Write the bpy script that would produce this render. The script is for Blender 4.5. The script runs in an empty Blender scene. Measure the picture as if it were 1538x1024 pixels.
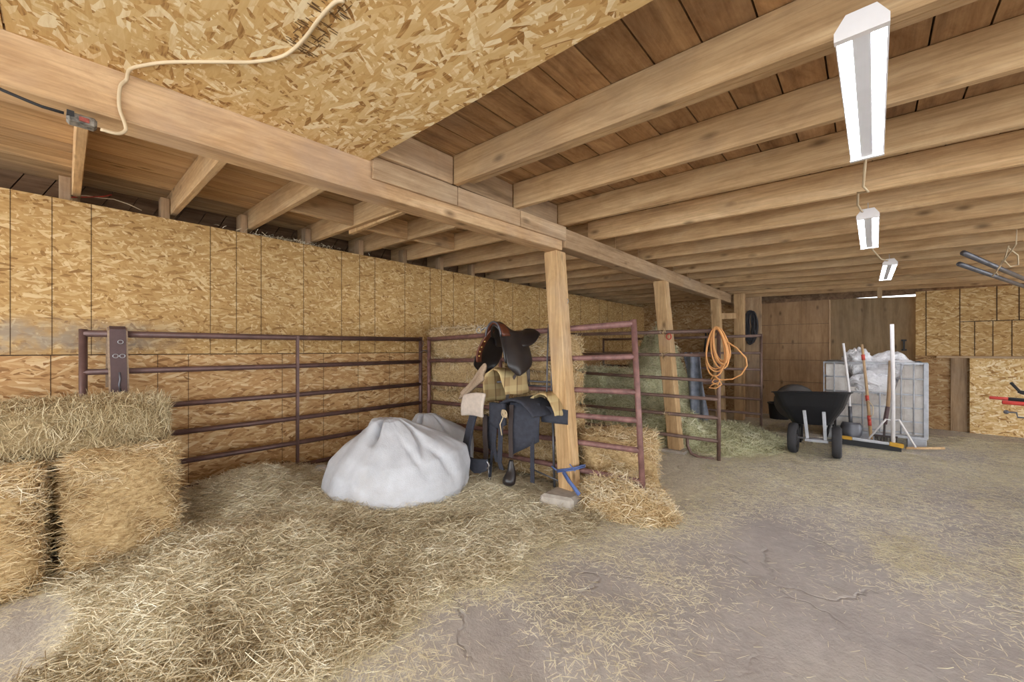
import bpy, math, random
import numpy as np
from mathutils import Vector, Matrix
random.seed(7); RNG = np.random.default_rng(11)
COL = bpy.context.scene.collection
PI = math.pi
ORG = {}

# ------------------------------------------------------------------ mesh helpers
def smooth(pts, n=5):
    """Catmull-Rom through pts"""
    p = [Vector(q) for q in pts]; p = [p[0] * 2 - p[1]] + p + [p[-1] * 2 - p[-2]]; out = []
    for i in range(1, len(p) - 2):
        for k in range(n):
            t = k / n; a, b, c, d = p[i - 1], p[i], p[i + 1], p[i + 2]
            out.append(.5 * ((2 * b) + (c - a) * t + (2 * a - 5 * b + 4 * c - d) * t * t + (3 * b - a - 3 * c + d) * t ** 3))
    return out + [p[-2]]
class MB:
    """collects shapes; build() links them as ONE mesh object"""
    def __init__(s): s.v = []; s.f = []; s.m = []
    def add(s, vs, fs, mi=0):
        o = len(s.v); s.v += [tuple(v) for v in vs]
        s.f += [tuple(i + o for i in f) for f in fs]; s.m += [mi] * len(fs); return s
    def hexa(s, p, mi=0):
        return s.add(p, [(0, 3, 2, 1), (4, 5, 6, 7), (0, 1, 5, 4), (1, 2, 6, 5), (2, 3, 7, 6), (3, 0, 4, 7)], mi)
    def box(s, x0, x1, y0, y1, z0, z1, mi=0):
        return s.hexa([(x0, y0, z0), (x1, y0, z0), (x1, y1, z0), (x0, y1, z0), (x0, y0, z1), (x1, y0, z1), (x1, y1, z1), (x0, y1, z1)], mi)
    def beam(s, a, b, w, h, mi=0, up=(0, 0, 1)):
        """bar of width w (sideways) and height h (along up) from a to b"""
        a, b = Vector(a), Vector(b); d = (b - a).normalized(); u = Vector(up)
        sd = d.cross(u)
        if sd.length < 1e-4: sd = Vector((1, 0, 0))
        sd.normalize(); u = sd.cross(d).normalized()
        c = [-sd * w / 2 - u * h / 2, sd * w / 2 - u * h / 2, sd * w / 2 + u * h / 2, -sd * w / 2 + u * h / 2]
        return s.hexa([a + q for q in c] + [b + q for q in c], mi)
    def tube(s, pts, r, n=8, mi=0, closed=False, flat=None):
        pts = [Vector(p) for p in pts]; N = len(pts)
        rs = r if isinstance(r, (list, tuple)) else [r] * N
        vs = []; prev = None
        for i, p in enumerate(pts):
            if closed: t = pts[(i + 1) % N] - pts[i - 1]
            else: t = pts[min(i + 1, N - 1)] - pts[max(i - 1, 0)]
            t.normalize()
            if prev is None:
                prev = t.cross(Vector((0, 0, 1)))
                if prev.length < 1e-3: prev = t.cross(Vector((1, 0, 0)))
            prev = (prev - t * prev.dot(t)).normalized(); q = t.cross(prev)
            for k in range(n):
                a = 2 * PI * k / n
                vs.append(p + (prev * math.cos(a) + q * math.sin(a)) * rs[i])
        fs = []
        for i in range(N if closed else N - 1):
            j = (i + 1) % N
            for k in range(n):
                l = (k + 1) % n
                fs.append((i * n + k, j * n + k, j * n + l, i * n + l))
        if not closed:
            fs.append(tuple(range(n))); fs.append(tuple(range((N - 1) * n + n - 1, (N - 1) * n - 1, -1)))
        return s.add(vs, fs, mi)
    def strap(s, pts, wv, th, mi=0):
        """flat band following pts; wv = half width vector(s), th = thickness"""
        pts = [Vector(p) for p in pts]; N = len(pts)
        ws = [Vector(w) for w in wv] if isinstance(wv[0], (tuple, list, Vector)) else [Vector(wv)] * N
        vs = []
        for i, p in enumerate(pts):
            t = (pts[min(i + 1, N - 1)] - pts[max(i - 1, 0)]).normalized()
            nn = t.cross(ws[i]).normalized() * th / 2
            vs += [p - ws[i] - nn, p + ws[i] - nn, p + ws[i] + nn, p - ws[i] + nn]
        fs = [(3, 2, 1, 0), tuple(4 * (N - 1) + k for k in range(4))]
        for i in range(N - 1):
            for k in range(4):
                l = (k + 1) % 4
                fs.append((4 * i + k, 4 * i + l, 4 * i + 4 + l, 4 * i + 4 + k))
        return s.add(vs, fs, mi)
    def grid(s, P, mi=0, closed_u=False):
        """P[i][j] points -> quads"""
        nu, nv = len(P), len(P[0]); vs = [p for row in P for p in row]; fs = []
        for i in range(nu if closed_u else nu - 1):
            a = (i + 1) % nu
            for j in range(nv - 1):
                fs.append((i * nv + j, a * nv + j, a * nv + j + 1, i * nv + j + 1))
        return s.add(vs, fs, mi)
    def lathe(s, c, axis, prof, n=24, mi=0):
        """prof = [(r, h)] about axis through c"""
        c = Vector(c); ax = Vector(axis).normalized()
        u = ax.cross(Vector((0, 0, 1)))
        if u.length < 1e-3: u = Vector((1, 0, 0))
        u.normalize(); w = ax.cross(u)
        P = [[c + ax * h + (u * math.cos(2 * PI * k / n) + w * math.sin(2 * PI * k / n)) * r for r, h in prof] for k in range(n)]
        return s.grid(P, mi, True)
    def build(s, name, mats, parent=None, smooth=False, bevel=0, solid=0, subsurf=0, origin=None):
        if not isinstance(mats, (list, tuple)): mats = [mats]
        me = bpy.data.meshes.new(name); V = np.array([tuple(v) for v in s.v])
        if parent is not None: org = ORG[parent.name]
        elif origin is not None: org = np.array(origin, float)
        else: org = np.array([(V[:, 0].min() + V[:, 0].max()) / 2, (V[:, 1].min() + V[:, 1].max()) / 2, V[:, 2].min()])
        me.from_pydata([tuple(x) for x in (V - org)], [], s.f)
        for m in mats: me.materials.append(m)
        me.polygons.foreach_set('material_index', s.m)
        if smooth: me.polygons.foreach_set('use_smooth', [True] * len(me.polygons))
        me.validate(); me.update()
        o = bpy.data.objects.new(name, me); COL.objects.link(o)
        if parent is not None: o.parent = parent
        else: o.location = org
        ORG[o.name] = org
        if solid: md = o.modifiers.new('so', 'SOLIDIFY'); md.thickness = solid; md.offset = 0
        if bevel: md = o.modifiers.new('be', 'BEVEL'); md.width = bevel; md.segments = 1; md.limit_method = 'ANGLE'
        if subsurf: md = o.modifiers.new('su', 'SUBSURF'); md.levels = subsurf; md.render_levels = subsurf
        return o

def tag(o, label, cat, group=None, kind=None):
    if label: o['label'] = label
    if cat: o['category'] = cat
    if group: o['group'] = group
    if kind: o['kind'] = kind
    return o
def thing(name, loc, label, cat, group=None):
    o = bpy.data.objects.new(name, None); COL.objects.link(o); o.location = loc; o.empty_display_size = .1
    ORG[o.name] = np.array(loc, float); return tag(o, label, cat, group)
def struct(o): o['kind'] = 'structure'; return o
ORD = ['first', 'second', 'third', 'fourth', 'fifth', 'sixth', 'seventh', 'eighth', 'ninth', 'tenth', 'eleventh', 'twelfth', 'thirteenth', 'fourteenth', 'fifteenth', 'sixteenth', 'seventeenth', 'eighteenth']

# ------------------------------------------------------------------ materials
def srgb(*c):
    return tuple(((x / 255) / 12.92 if x / 255 <= .04045 else ((x / 255 + .055) / 1.055) ** 2.4) for x in c) + (1,)
class NT:
    def __init__(s, name, rough=.8, spec=.3):
        s.mat = bpy.data.materials.new(name); s.mat.use_nodes = True; s.nt = s.mat.node_tree
        s.b = s.nt.nodes['Principled BSDF']; s.b.inputs['Roughness'].default_value = rough
        s.b.inputs['Specular IOR Level'].default_value = spec
    def n(s, typ, ins=None, **pr):
        nd = s.nt.nodes.new('ShaderNode' + typ)
        for k, v in pr.items(): setattr(nd, k, v)
        for k, v in (ins or {}).items(): s.put(nd, k, v)
        return nd
    def put(s, nd, k, v):
        i = nd.inputs[k]
        if isinstance(v, bpy.types.NodeSocket): s.nt.links.new(v, i)
        else: i.default_value = v
    def math(s, op, a, b=0., c=0.):
        return s.n('Math', {0: a, 1: b, 2: c}, operation=op).outputs[0]
    def mix(s, f, a, b, bl='MIX'):
        return s.n('MixRGB', {0: f, 1: a, 2: b}, blend_type=bl).outputs[0]
    def ramp(s, f, stops, interp='LINEAR'):
        nd = s.n('ValToRGB', {0: f}); r = nd.color_ramp; r.interpolation = interp
        while len(r.elements) < len(stops): r.elements.new(.5)
        for e, (p, c) in zip(r.elements, stops): e.position = p; e.color = c if isinstance(c, tuple) else (c, c, c, 1)
        return nd.outputs[0]
    def mapr(s, f, a, b, c=0., d=1.):
        return s.n('MapRange', {0: f, 1: a, 2: b, 3: c, 4: d}).outputs[0]
    def obj(s): return s.n('TexCoord').outputs['Object']
    def scl(s, vec, sx, sy, sz, rot=(0, 0, 0), loc=(0, 0, 0)):
        return s.n('Mapping', {0: vec, 'Location': loc, 'Rotation': rot, 'Scale': (sx, sy, sz)}).outputs[0]
    def noise(s, vec, sc=1., det=4., ro=.55, dis=0.):
        return s.n('TexNoise', {'Vector': vec, 'Scale': sc, 'Detail': det, 'Roughness': ro, 'Distortion': dis})
    def out(s, col, bump=None, bs=.3, bd=.01):
        s.put(s.b, 'Base Color', col)
        if bump is not None:
            bn = s.n('Bump', {'Height': bump, 'Strength': bs, 'Distance': bd}); s.put(s.b, 'Normal', bn.outputs[0])
        return s.mat

def plain(name, col, rough=.6, metal=0., var=.12, scale=6., spec=.4, bump=0.):
    t = NT(name, rough, spec); t.b.inputs['Metallic'].default_value = metal
    nz = t.noise(t.obj(), scale, 5, .6).outputs[0]
    c = Vector(col[:3])
    a = tuple(c * (1 - var * 1.6)) + (1,); b = tuple(min(1, x * (1 + var)) for x in c) + (1,)
    return t.out(t.ramp(nz, [(.3, a), (.7, b)]), nz if bump else None, bump)

def wood(name, dark, mid, light, axis, gray=.35, island=False, knots=True, grayc=None, con=1., mott=.4):
    t = NT(name, .78, .25)
    o = t.obj(); rnd = t.n('NewGeometry').outputs['Random Per Island'] if island else t.n('ObjectInfo').outputs['Random']
    off = t.n('CombineXYZ', {0: t.math('MULTIPLY', rnd, 37.), 1: t.math('MULTIPLY', rnd, 53.), 2: t.math('MULTIPLY', rnd, 19.)}).outputs[0]
    p = t.n('VectorMath', {0: o, 1: off}, operation='ADD').outputs[0]
    sc = lambda a, b: tuple(a if i == axis else b for i in range(3))
    big = t.noise(t.scl(p, *sc(.8, 9)), 1, 6, .62, .8).outputs[0]
    fine = t.noise(t.scl(p, *sc(3., 85)), 1, 4, .6, .3).outputs[0]
    col = t.ramp(big, [(.25, dark), (.5, mid), (.75, light)])
    col = t.mix(.55 * con, col, t.ramp(fine, [(.3, (.55, .5, .45, 1)), (.62, (1, 1, 1, 1))]), 'MULTIPLY')
    if knots:
        vo = t.n('TexVoronoi', {'Vector': t.scl(p, *sc(3.2, 7.)), 'Scale': 1., 'Randomness': 1.})
        k = t.mapr(vo.outputs['Distance'], .05, .2, 1., 0.)
        sel = t.math('GREATER_THAN', t.n('SeparateColor', {0: vo.outputs['Color']}).outputs[0], .35)
        col = t.mix(t.math('MULTIPLY', t.math('MULTIPLY', k, sel), .8), col, tuple(x * .42 for x in dark[:3]) + (1,))
    mo = t.noise(t.scl(p, *sc(5., 11.)), 1, 6, .72, .6).outputs[0]
    col = t.mix(mott, col, t.ramp(mo, [(.32, (.56, .47, .40, 1)), (.6, (1, 1, 1, 1))]), 'MULTIPLY')
    st = t.noise(p, 1.3, 4, .6).outputs[0]
    col = t.mix(t.mapr(st, .5, .72, 0., gray), col, grayc or srgb(140, 126, 112))
    v = t.mapr(rnd, 0., 1., .82, 1.12)
    hs = t.n('HueSaturation', {'Value': v, 'Color': col}).outputs[0]
    return t.out(hs, fine, .25, .004)

def osb(name, plane, stops, gain=1., scale=1., stain=None, horiz=.5):
    """flake board: four layers of stretched cells, the topmost flake wins"""
    t = NT(name, .7, .3); sx = t.n('SeparateXYZ', {0: t.obj()})
    a, b = {'YZ': (1, 2), 'XY': (0, 1), 'XZ': (0, 2)}[plane]
    uv = t.n('CombineXYZ', {0: sx.outputs[a], 1: sx.outputs[b]}).outputs[0]
    wob = t.noise(uv, 5., 3, .5)
    uvw = t.n('VectorMath', {0: uv, 1: t.n('VectorMath', {0: wob.outputs['Color'], 1: (.02, .02, 0)}, operation='MULTIPLY').outputs[0]}, operation='ADD').outputs[0]
    best = None
    for i, (ang, w, l) in enumerate([(.12, 42, 9), (-.35, 36, 8), (.75 * horiz * 2, 40, 10), (-1.15 * horiz * 2, 46, 12), (2.0 * horiz, 34, 11)]):
        m = t.scl(t.scl(uvw, 1, 1, 1, (0, 0, ang), (i * 3.7, i * 1.9, 0)), l * scale, w * scale, 1)
        vo = t.n('TexVoronoi', {'Vector': m, 'Scale': 1., 'Randomness': 1.}, voronoi_dimensions='2D')
        sp = t.n('SeparateColor', {0: vo.outputs['Color']})
        h, tone = t.math('ADD', sp.outputs[0], [.12, .12, 0, -.1, -.05][i]), sp.outputs[1]
        if best is None: best, bt = h, tone
        else:
            g = t.math('GREATER_THAN', h, best)
            bt = t.n('Mix', {0: g, 2: bt, 3: tone}).outputs[0]; best = t.math('MAXIMUM', h, best)
    gr = t.noise(t.scl(uvw, 12, 120, 1), 1, 3, .6).outputs[0]
    tone = t.math('ADD', bt, t.math('MULTIPLY', t.math('SUBTRACT', gr, .5), .5))
    col = t.ramp(tone, stops)
    lf = t.noise(uv, .9, 4, .6).outputs[0]
    col = t.mix(1., col, t.ramp(lf, [(.3, (gain * .82,) * 3 + (1,)), (.7, (gain,) * 3 + (1,))]), 'MULTIPLY')
    if stain:
        (u0, u1, v0, v1), sc_ = stain
        mk = t.math('MULTIPLY', t.math('MULTIPLY', t.mapr(sx.outputs[a], u0 - .15, u0 + .1), t.mapr(sx.outputs[a], u1 - .2, u1 + .2, 1., 0.)),
                    t.math('MULTIPLY', t.mapr(sx.outputs[b], v0 - .03, v0 + .03), t.mapr(sx.outputs[b], v1 - .05, v1 + .05, 1., 0.)))
        nz = t.mapr(t.noise(uv, 7., 4, .6).outputs[0], .35, .6)
        col = t.mix(t.math('MULTIPLY', t.math('MULTIPLY', mk, nz), .7), col, sc_)
    return t.out(col, best, .18, .003)

OSB_STOPS = [(.0, srgb(146, 108, 62)), (.1, srgb(178, 138, 84)), (.4, srgb(190, 152, 96)), (.72, srgb(200, 164, 109)), (1., srgb(224, 196, 148))]
OSB_PALE = [(.0, srgb(150, 108, 60)), (.12, srgb(198, 156, 98)), (.4, srgb(214, 178, 120)), (.72, srgb(224, 193, 140)), (1., srgb(246, 228, 190))]
OSB_RED = [(.0, srgb(142, 102, 62)), (.12, srgb(180, 136, 88)), (.45, srgb(196, 154, 104)), (.75, srgb(208, 170, 120)), (1., srgb(228, 200, 156))]
M = {}
M['osb_wall'] = osb('osb_wall', 'YZ', OSB_STOPS, 1., 1.75, ((-1.2, .55, 1.25, 1.47), srgb(150, 142, 130)), .55)
M['osb_low'] = osb('osb_low', 'YZ', OSB_RED, 1., 1.4, None, .25)
M['osb_ceil'] = osb('osb_ceil', 'XY', OSB_PALE, 1., 1.55, None, .6)
M['osb_back'] = osb('osb_back', 'XZ', OSB_STOPS, .95, 1.3, None, .4)
M['osb_pale'] = osb('osb_pale', 'XZ', OSB_PALE, 1., 1.3, None, .6)
M['osb_dark'] = osb('osb_dark', 'XZ', OSB_RED, .72, 1., None, .4)
WD, WM, WL = srgb(170, 134, 94), srgb(206, 172, 128), srgb(224, 195, 154)
for i, ax in enumerate('xyz'):
    M['wood_' + ax] = wood('wood_' + ax, WD, WM, WL, i, .3)
    M['wood_old_' + ax] = wood('wood_old_' + ax, srgb(136, 110, 82), srgb(190, 160, 126), srgb(212, 186, 152), i, .4, grayc=srgb(166, 152, 138))
M['wood_post'] = wood('wood_post', srgb(172, 136, 94), srgb(212, 177, 131), srgb(230, 200, 158), 2, .45, grayc=srgb(176, 156, 138))
M['wood_dark'] = wood('wood_dark', srgb(84, 66, 50), srgb(130, 104, 80), srgb(160, 132, 104), 1, .4, grayc=srgb(100, 92, 84))
M['deck'] = wood('deck', srgb(128, 98, 68), srgb(184, 146, 104), srgb(206, 170, 126), 1, .45, island=True, grayc=srgb(124, 104, 88), con=.7, mott=.85)
M['deck_lightened'] = wood('deck_lightened', srgb(146, 110, 74), srgb(200, 164, 120), srgb(220, 188, 144), 1, .4, island=True, grayc=srgb(160, 140, 120), mott=.3)  # deck colour lightened to stand in for light missing left of the girder
M['ply'] = wood('ply', srgb(146, 114, 82), srgb(174, 140, 104), srgb(190, 156, 120), 2, .45, grayc=srgb(158, 134, 110), con=.4)
M['ply_door'] = wood('ply_door', srgb(126, 104, 78), srgb(156, 132, 100), srgb(174, 150, 118), 2, .4, grayc=srgb(130, 112, 92), con=.4)
M['seam'] = plain('seam', srgb(74, 54, 36), .9)
M['box_grimy'] = plain('box_grimy', srgb(128, 122, 114), .8, .1, .5, 45)
M['ink'] = plain('ink', srgb(112, 84, 54), .9)
M['wood_girder'] = wood('wood_girder', srgb(158, 124, 88), srgb(200, 166, 126), srgb(218, 188, 150), 1, .8, grayc=srgb(172, 150, 132), mott=.45)
M['pipe'] = plain('pipe', srgb(104, 80, 76), .42, .25, .2, 9)
M['pipe_red'] = plain('pipe_red', srgb(136, 100, 95), .5, .15, .25, 14)
M['pipe_dark'] = plain('pipe_dark', srgb(122, 98, 88), .5, .2, .2, 9)
M['black'] = plain('black', srgb(40, 40, 43), .55)
M['rubber'] = plain('rubber', srgb(62, 61, 64), .75)
M['rubber_grey'] = plain('rubber_grey', srgb(92, 88, 86), .75)
M['tub_black'] = plain('tub_black', srgb(34, 34, 37), .5, 0, .1)
M['nylon'] = plain('nylon', srgb(58, 60, 70), .85, 0, .15, 30)
M['leather'] = plain('leather', srgb(44, 39, 39), .32, 0, .2, 12, .5)
M['leather_brown'] = plain('leather_brown', srgb(98, 52, 34), .4, 0, .25, 12, .5)
M['strap'] = plain('strap', srgb(70, 60, 58), .7)
M['brass'] = plain('brass', srgb(214, 178, 110), .35, .7)
M['steel'] = plain('steel', srgb(178, 178, 182), .38, .65, .12)
M['steel_dark'] = plain('steel_dark', srgb(110, 110, 116), .45, .6, .15)
M['galv'] = plain('galv', srgb(176, 178, 184), .5, .25, .15, 14)
M['white_enamel'] = plain('white_enamel', srgb(225, 226, 230), .4, 0, .03)
M['white_paint'] = plain('white_paint', srgb(226, 222, 222), .45, 0, .05)
M['cord_white'] = plain('cord_white', srgb(204, 184, 152), .6, 0, .06)
M['cord_orange'] = plain('cord_orange', srgb(224, 164, 104), .55, 0, .08)
M['yellow'] = plain('yellow', srgb(206, 158, 52), .6)
M['red'] = plain('red', srgb(206, 70, 62), .45)
M['red_dull'] = plain('red_dull', srgb(150, 74, 64), .6, 0, .3, 60)
M['red_tape'] = plain('red_tape', srgb(190, 74, 60), .6)
M['concrete'] = plain('concrete', srgb(178, 170, 160), .9, 0, .15, 14, .2, .3)
M['twine_blue'] = plain('twine_blue', srgb(92, 114, 170), .7)
M['tarp_blue'] = plain('tarp_blue', srgb(136, 142, 156), .5, 0, .3, 9)
M['plastic_white'] = plain('plastic_white', srgb(238, 238, 242), .35, 0, .03, 5)
M['fleece'] = plain('fleece', srgb(172, 150, 128), .95, 0, .15, 60, .1, .5)
M['pad_beige'] = plain('pad_beige', srgb(206, 192, 180), .9, 0, .1, 25, .1, .3)
M['girth_brown'] = plain('girth_brown', srgb(92, 72, 72), .6, 0, .15, 10)
M['grey_pvc'] = plain('grey_pvc', srgb(160, 160, 162), .5)

def plasticmat():
    t = NT('crumpled_plastic', .3, .5); o = t.obj()
    n = t.noise(o, 6., 4, .6, 1.5).outputs[0]; rg = t.math('ABSOLUTE', t.math('SUBTRACT', n, .5)); n2 = t.noise(o, 17., 3, .6, 1.).outputs[0]
    return t.out(srgb(236, 236, 240), t.math('ADD', t.math('MULTIPLY', rg, -3.), t.math('MULTIPLY', n2, .5)), .9, .03)
def bagmat():
    t = NT('woven_white', .5, .35); o = t.obj()
    nz = t.noise(o, 5., 5, .6).outputs[0]; fine = t.noise(t.scl(o, 1, 1, 1), 160., 2, .5).outputs[0]
    col = t.ramp(nz, [(.3, srgb(174, 176, 182)), (.65, srgb(196, 198, 204))])
    d = t.mapr(t.noise(o, 1.7, 5, .65).outputs[0], .56, .72, 0., .3)
    col = t.mix(d, col, srgb(172, 162, 150))
    return t.out(col, t.math('ADD', t.math('MULTIPLY', nz, 3.), fine), .25, .01)
M['bag'] = bagmat(); M['plastic_white'] = plasticmat()
def ibcmat():
    t = NT('milky_plastic', .4, .4); o = t.obj()
    nz = t.noise(o, 3.5, 6, .7, .4).outputs[0]
    st = t.noise(t.scl(o, 9, 9, 1.2), 1, 4, .6).outputs[0]
    col = t.ramp(nz, [(.3, srgb(168, 158, 150)), (.55, srgb(205, 200, 194)), (.75, srgb(226, 224, 222))])
    col = t.mix(t.mapr(st, .5, .75, 0., .35), col, srgb(150, 140, 134))
    t.b.inputs['Transmission Weight'].default_value = .0
    return t.out(col)
M['ibc'] = ibcmat()
def plaid():
    t = NT('plaid', .95, .1); s = t.n('SeparateXYZ', {0: t.obj()})
    u = t.math('ADD', s.outputs[0], t.math('MULTIPLY', s.outputs[1], .8))
    def band(x, per, w): return t.math('LESS_THAN', t.math('FRACT', t.math('MULTIPLY', x, 1 / per)), w)
    col = t.mix(t.math('MULTIPLY', band(u, .13, .45), .6), srgb(190, 166, 122), srgb(154, 126, 90))
    col = t.mix(t.math('MULTIPLY', band(s.outputs[2], .12, .4), .5), col, srgb(204, 188, 142))
    col = t.mix(t.math('MULTIPLY', band(u, .13, .08), .7), col, srgb(110, 88, 62))
    return t.out(col, t.noise(t.obj(), 120, 2).outputs[0], .4, .004)
M['plaid'] = plaid()
def floormat():
    t = NT('dirt_floor', .92, .15); o = t.obj()
    a = t.n('Attribute', attribute_name='chaff').outputs['Fac']
    n1 = t.noise(o, .9, 6, .6).outputs[0]; n2 = t.noise(o, 14., 6, .68).outputs[0]
    n3 = t.noise(o, 60., 4, .7).outputs[0]
    col = t.ramp(n1, [(.3, srgb(164, 159, 157)), (.5, srgb(184, 179, 176)), (.7, srgb(198, 194, 188))])
    col = t.mix(.6, col, t.ramp(n2, [(.3, (.74, .72, .71, 1)), (.65, (1, 1, 1, 1))]), 'MULTIPLY')
    soil = t.math('MULTIPLY', t.mapr(t.n('SeparateXYZ', {0: o}).outputs[0], .5, 1.9), t.mapr(t.noise(o, 1.6, 5, .65).outputs[0], .38, .62))
    col = t.mix(t.math('MULTIPLY', soil, .55), col, srgb(110, 98, 86))
    # cracked slabs
    wob = t.n('VectorMath', {0: o, 1: t.n('VectorMath', {0: t.noise(o, 2.2, 4, .6).outputs['Color'], 1: (.5, .5, 0)}, operation='MULTIPLY').outputs[0]}, operation='ADD').outputs[0]
    vo = t.n('TexVoronoi', {'Vector': t.scl(wob, .8, 1.1, 0), 'Scale': 1.}, feature='DISTANCE_TO_EDGE')
    cr = t.math('MULTIPLY', t.mapr(vo.outputs['Distance'], 0., .012, 1., 0.), t.mapr(t.noise(o, 1.4, 3).outputs[0], .48, .6))
    col = t.mix(t.math('MULTIPLY', cr, .22), col, srgb(104, 96, 92))
    # chaff: dust and short fibres of hay
    fib = None
    for k, ang in enumerate((.3, .85, 1.5, 2.1, 2.7)):
        v = t.n('TexVoronoi', {'Vector': t.scl(t.scl(o, 1, 1, 0, (0, 0, ang), (k * 2.3, k, 0)), 26., 230., 0), 'Scale': 1.}, voronoi_dimensions='2D')
        h = t.n('SeparateColor', {0: v.outputs['Color']}).outputs[0]
        fib = h if fib is None else t.math('MAXIMUM', fib, h)
    hay = t.ramp(fib, [(.45, srgb(172, 164, 148)), (.75, srgb(198, 190, 172)), (.92, srgb(214, 207, 186)), (1., srgb(228, 222, 202))])
    m = t.math('MULTIPLY', a, t.mapr(t.noise(o, 7., 5, .7).outputs[0], .3, .62, .35, 1.))
    m = t.math('MINIMUM', 1., t.math('ADD', m, t.math('MULTIPLY', a, t.math('MULTIPLY', a, .5))))
    thin = t.math('GREATER_THAN', fib, t.mapr(m, 0., 1., 1.02, .55))
    m2 = t.math('MAXIMUM', t.math('MULTIPLY', m, .55), t.math('MULTIPLY', thin, t.mapr(a, 0., .12)))
    col = t.mix(m2, col, hay)
    hgt = t.math('ADD', t.math('ADD', n2, t.math('MULTIPLY', n3, .5)), t.math('MULTIPLY', cr, -1.2))
    return t.out(col, hgt, .55, .012)
M['floor'] = floormat()
def strawmat(name, stops, rough=.7):
    t = NT(name, rough, .25); a = t.n('Attribute', attribute_name='rnd').outputs['Fac']
    col = t.ramp(a, stops)
    t.b.inputs['Subsurface Weight'].default_value = 0
    return t.out(col)
S_HAY = [(0, srgb(134, 116, 88)), (.18, srgb(184, 168, 136)), (.5, srgb(214, 201, 171)), (.8, srgb(226, 216, 190)), (1, srgb(242, 236, 216))]
S_GOLD = [(0, srgb(144, 114, 76)), (.2, srgb(194, 164, 118)), (.5, srgb(216, 193, 150)), (.8, srgb(228, 210, 174)), (1, srgb(244, 234, 210))]
S_TOP = [(0, srgb(130, 112, 82)), (.25, srgb(172, 154, 118)), (.55, srgb(202, 184, 146)), (.8, srgb(216, 200, 164)), (1, srgb(232, 222, 192))]
S_GREEN = [(0, srgb(144, 142, 106)), (.25, srgb(196, 194, 156)), (.55, srgb(220, 217, 184)), (.85, srgb(230, 227, 198)), (1, srgb(240, 238, 216))]
S_DUST = [(0, srgb(176, 165, 136)), (.4, srgb(202, 193, 162)), (.75, srgb(216, 208, 174)), (1, srgb(232, 226, 200))]
M['hay'] = strawmat('hay', S_HAY); M['gold'] = strawmat('gold', S_GOLD); M['topbale'] = strawmat('topbale', S_TOP)
M['green'] = strawmat('green', S_GREEN); M['dust'] = strawmat('dust', S_DUST)
def balebase(name, c0, c1, c2):
    t = NT(name, .9, .15); o = t.obj()
    nz = t.noise(t.scl(o, 30, 30, 60), 1, 5, .7, .5).outputs[0]
    return t.out(t.ramp(nz, [(.3, c0), (.5, c1), (.7, c2)]), nz, .8, .02)
M['bb_gold'] = balebase('bb_gold', srgb(130, 102, 66), srgb(190, 162, 118), srgb(214, 190, 148))
M['bb_top'] = balebase('bb_top', srgb(116, 98, 70), srgb(168, 148, 112), srgb(196, 176, 138))
M['bb_green'] = balebase('bb_green', srgb(134, 132, 100), srgb(188, 186, 150), srgb(212, 208, 174))
def emit(name, col, s):
    t = NT(name); t.b.inputs['Emission Color'].default_value = col; t.b.inputs['Emission Strength'].default_value = s
    t.b.inputs['Base Color'].default_value = col; return t.mat
M['tube'] = emit('led_tube', (.96, .97, 1, 1), 22.)

# ------------------------------------------------------------------ straw fibres
def fibres(name, P, D, L, W, mat, parent=None, bend=.12, tone=None, stuff=True, origin=None):
    """P centres (N,3), D unit directions (N,3), L lengths, W widths -> one mesh of bent stems"""
    N = len(P); r = RNG.normal(size=(N, 3)); S = np.cross(D, r); S /= np.linalg.norm(S, axis=1)[:, None] + 1e-9
    B = np.cross(D, S) * (RNG.normal(size=N) * bend * L)[:, None]
    L2 = (L / 2)[:, None]; W2 = (W / 2)[:, None]
    V = np.stack([P - D * L2 - S * W2, P - D * L2 + S * W2, P + B - S * W2, P + B + S * W2, P + D * L2 - S * W2 * .6, P + D * L2 + S * W2 * .6], 1).reshape(-1, 3)
    org = ORG[parent.name] if parent is not None else (np.array(origin) if origin is not None else np.array([P[:, 0].mean(), P[:, 1].mean(), P[:, 2].min()]))
    V = V - org
    b = (np.arange(N) * 6)[:, None]
    F = np.concatenate([b + np.array([0, 1, 3, 2]), b + np.array([2, 3, 5, 4])], 1).reshape(-1)
    me = bpy.data.meshes.new(name); me.vertices.add(N * 6); me.vertices.foreach_set('co', V.astype(np.float32).ravel())
    me.loops.add(N * 8); me.loops.foreach_set('vertex_index', F.astype(np.int32))
    me.polygons.add(N * 2); me.polygons.foreach_set('loop_start', (np.arange(N * 2) * 4).astype(np.int32))
    me.update(calc_edges=True); me.validate()
    at = me.attributes.new('rnd', 'FLOAT', 'POINT'); tone = RNG.random(N) if tone is None else tone
    at.data.foreach_set('value', np.repeat(tone, 6).astype(np.float32))
    me.materials.append(mat); o = bpy.data.objects.new(name, me); COL.objects.link(o)
    if parent is not None: o.parent = parent
    else: o.location = org
    ORG[o.name] = org
    if stuff: o['kind'] = 'stuff'
    return o
def unit(a): return a / (np.linalg.norm(a, axis=1)[:, None] + 1e-9)
# smooth value noise
_T = RNG.random((64, 64))
def vn(x, y, s=1., o=0):
    x = np.asarray(x) * s + o * 7.3 + 100; y = np.asarray(y) * s + o * 3.1 + 100
    xi, yi = np.floor(x).astype(int), np.floor(y).astype(int); fx, fy = x - xi, y - yi
    fx, fy = fx * fx * (3 - 2 * fx), fy * fy * (3 - 2 * fy)
    g = lambda a, b: _T[a % 64, b % 64]
    return (g(xi, yi) * (1 - fx) + g(xi + 1, yi) * fx) * (1 - fy) + (g(xi, yi + 1) * (1 - fx) + g(xi + 1, yi + 1) * fx) * fy
def sm(a, b, x): t = np.clip((np.asarray(x, float) - a) / (b - a), 0, 1); return t * t * (3 - 2 * t)

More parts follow.
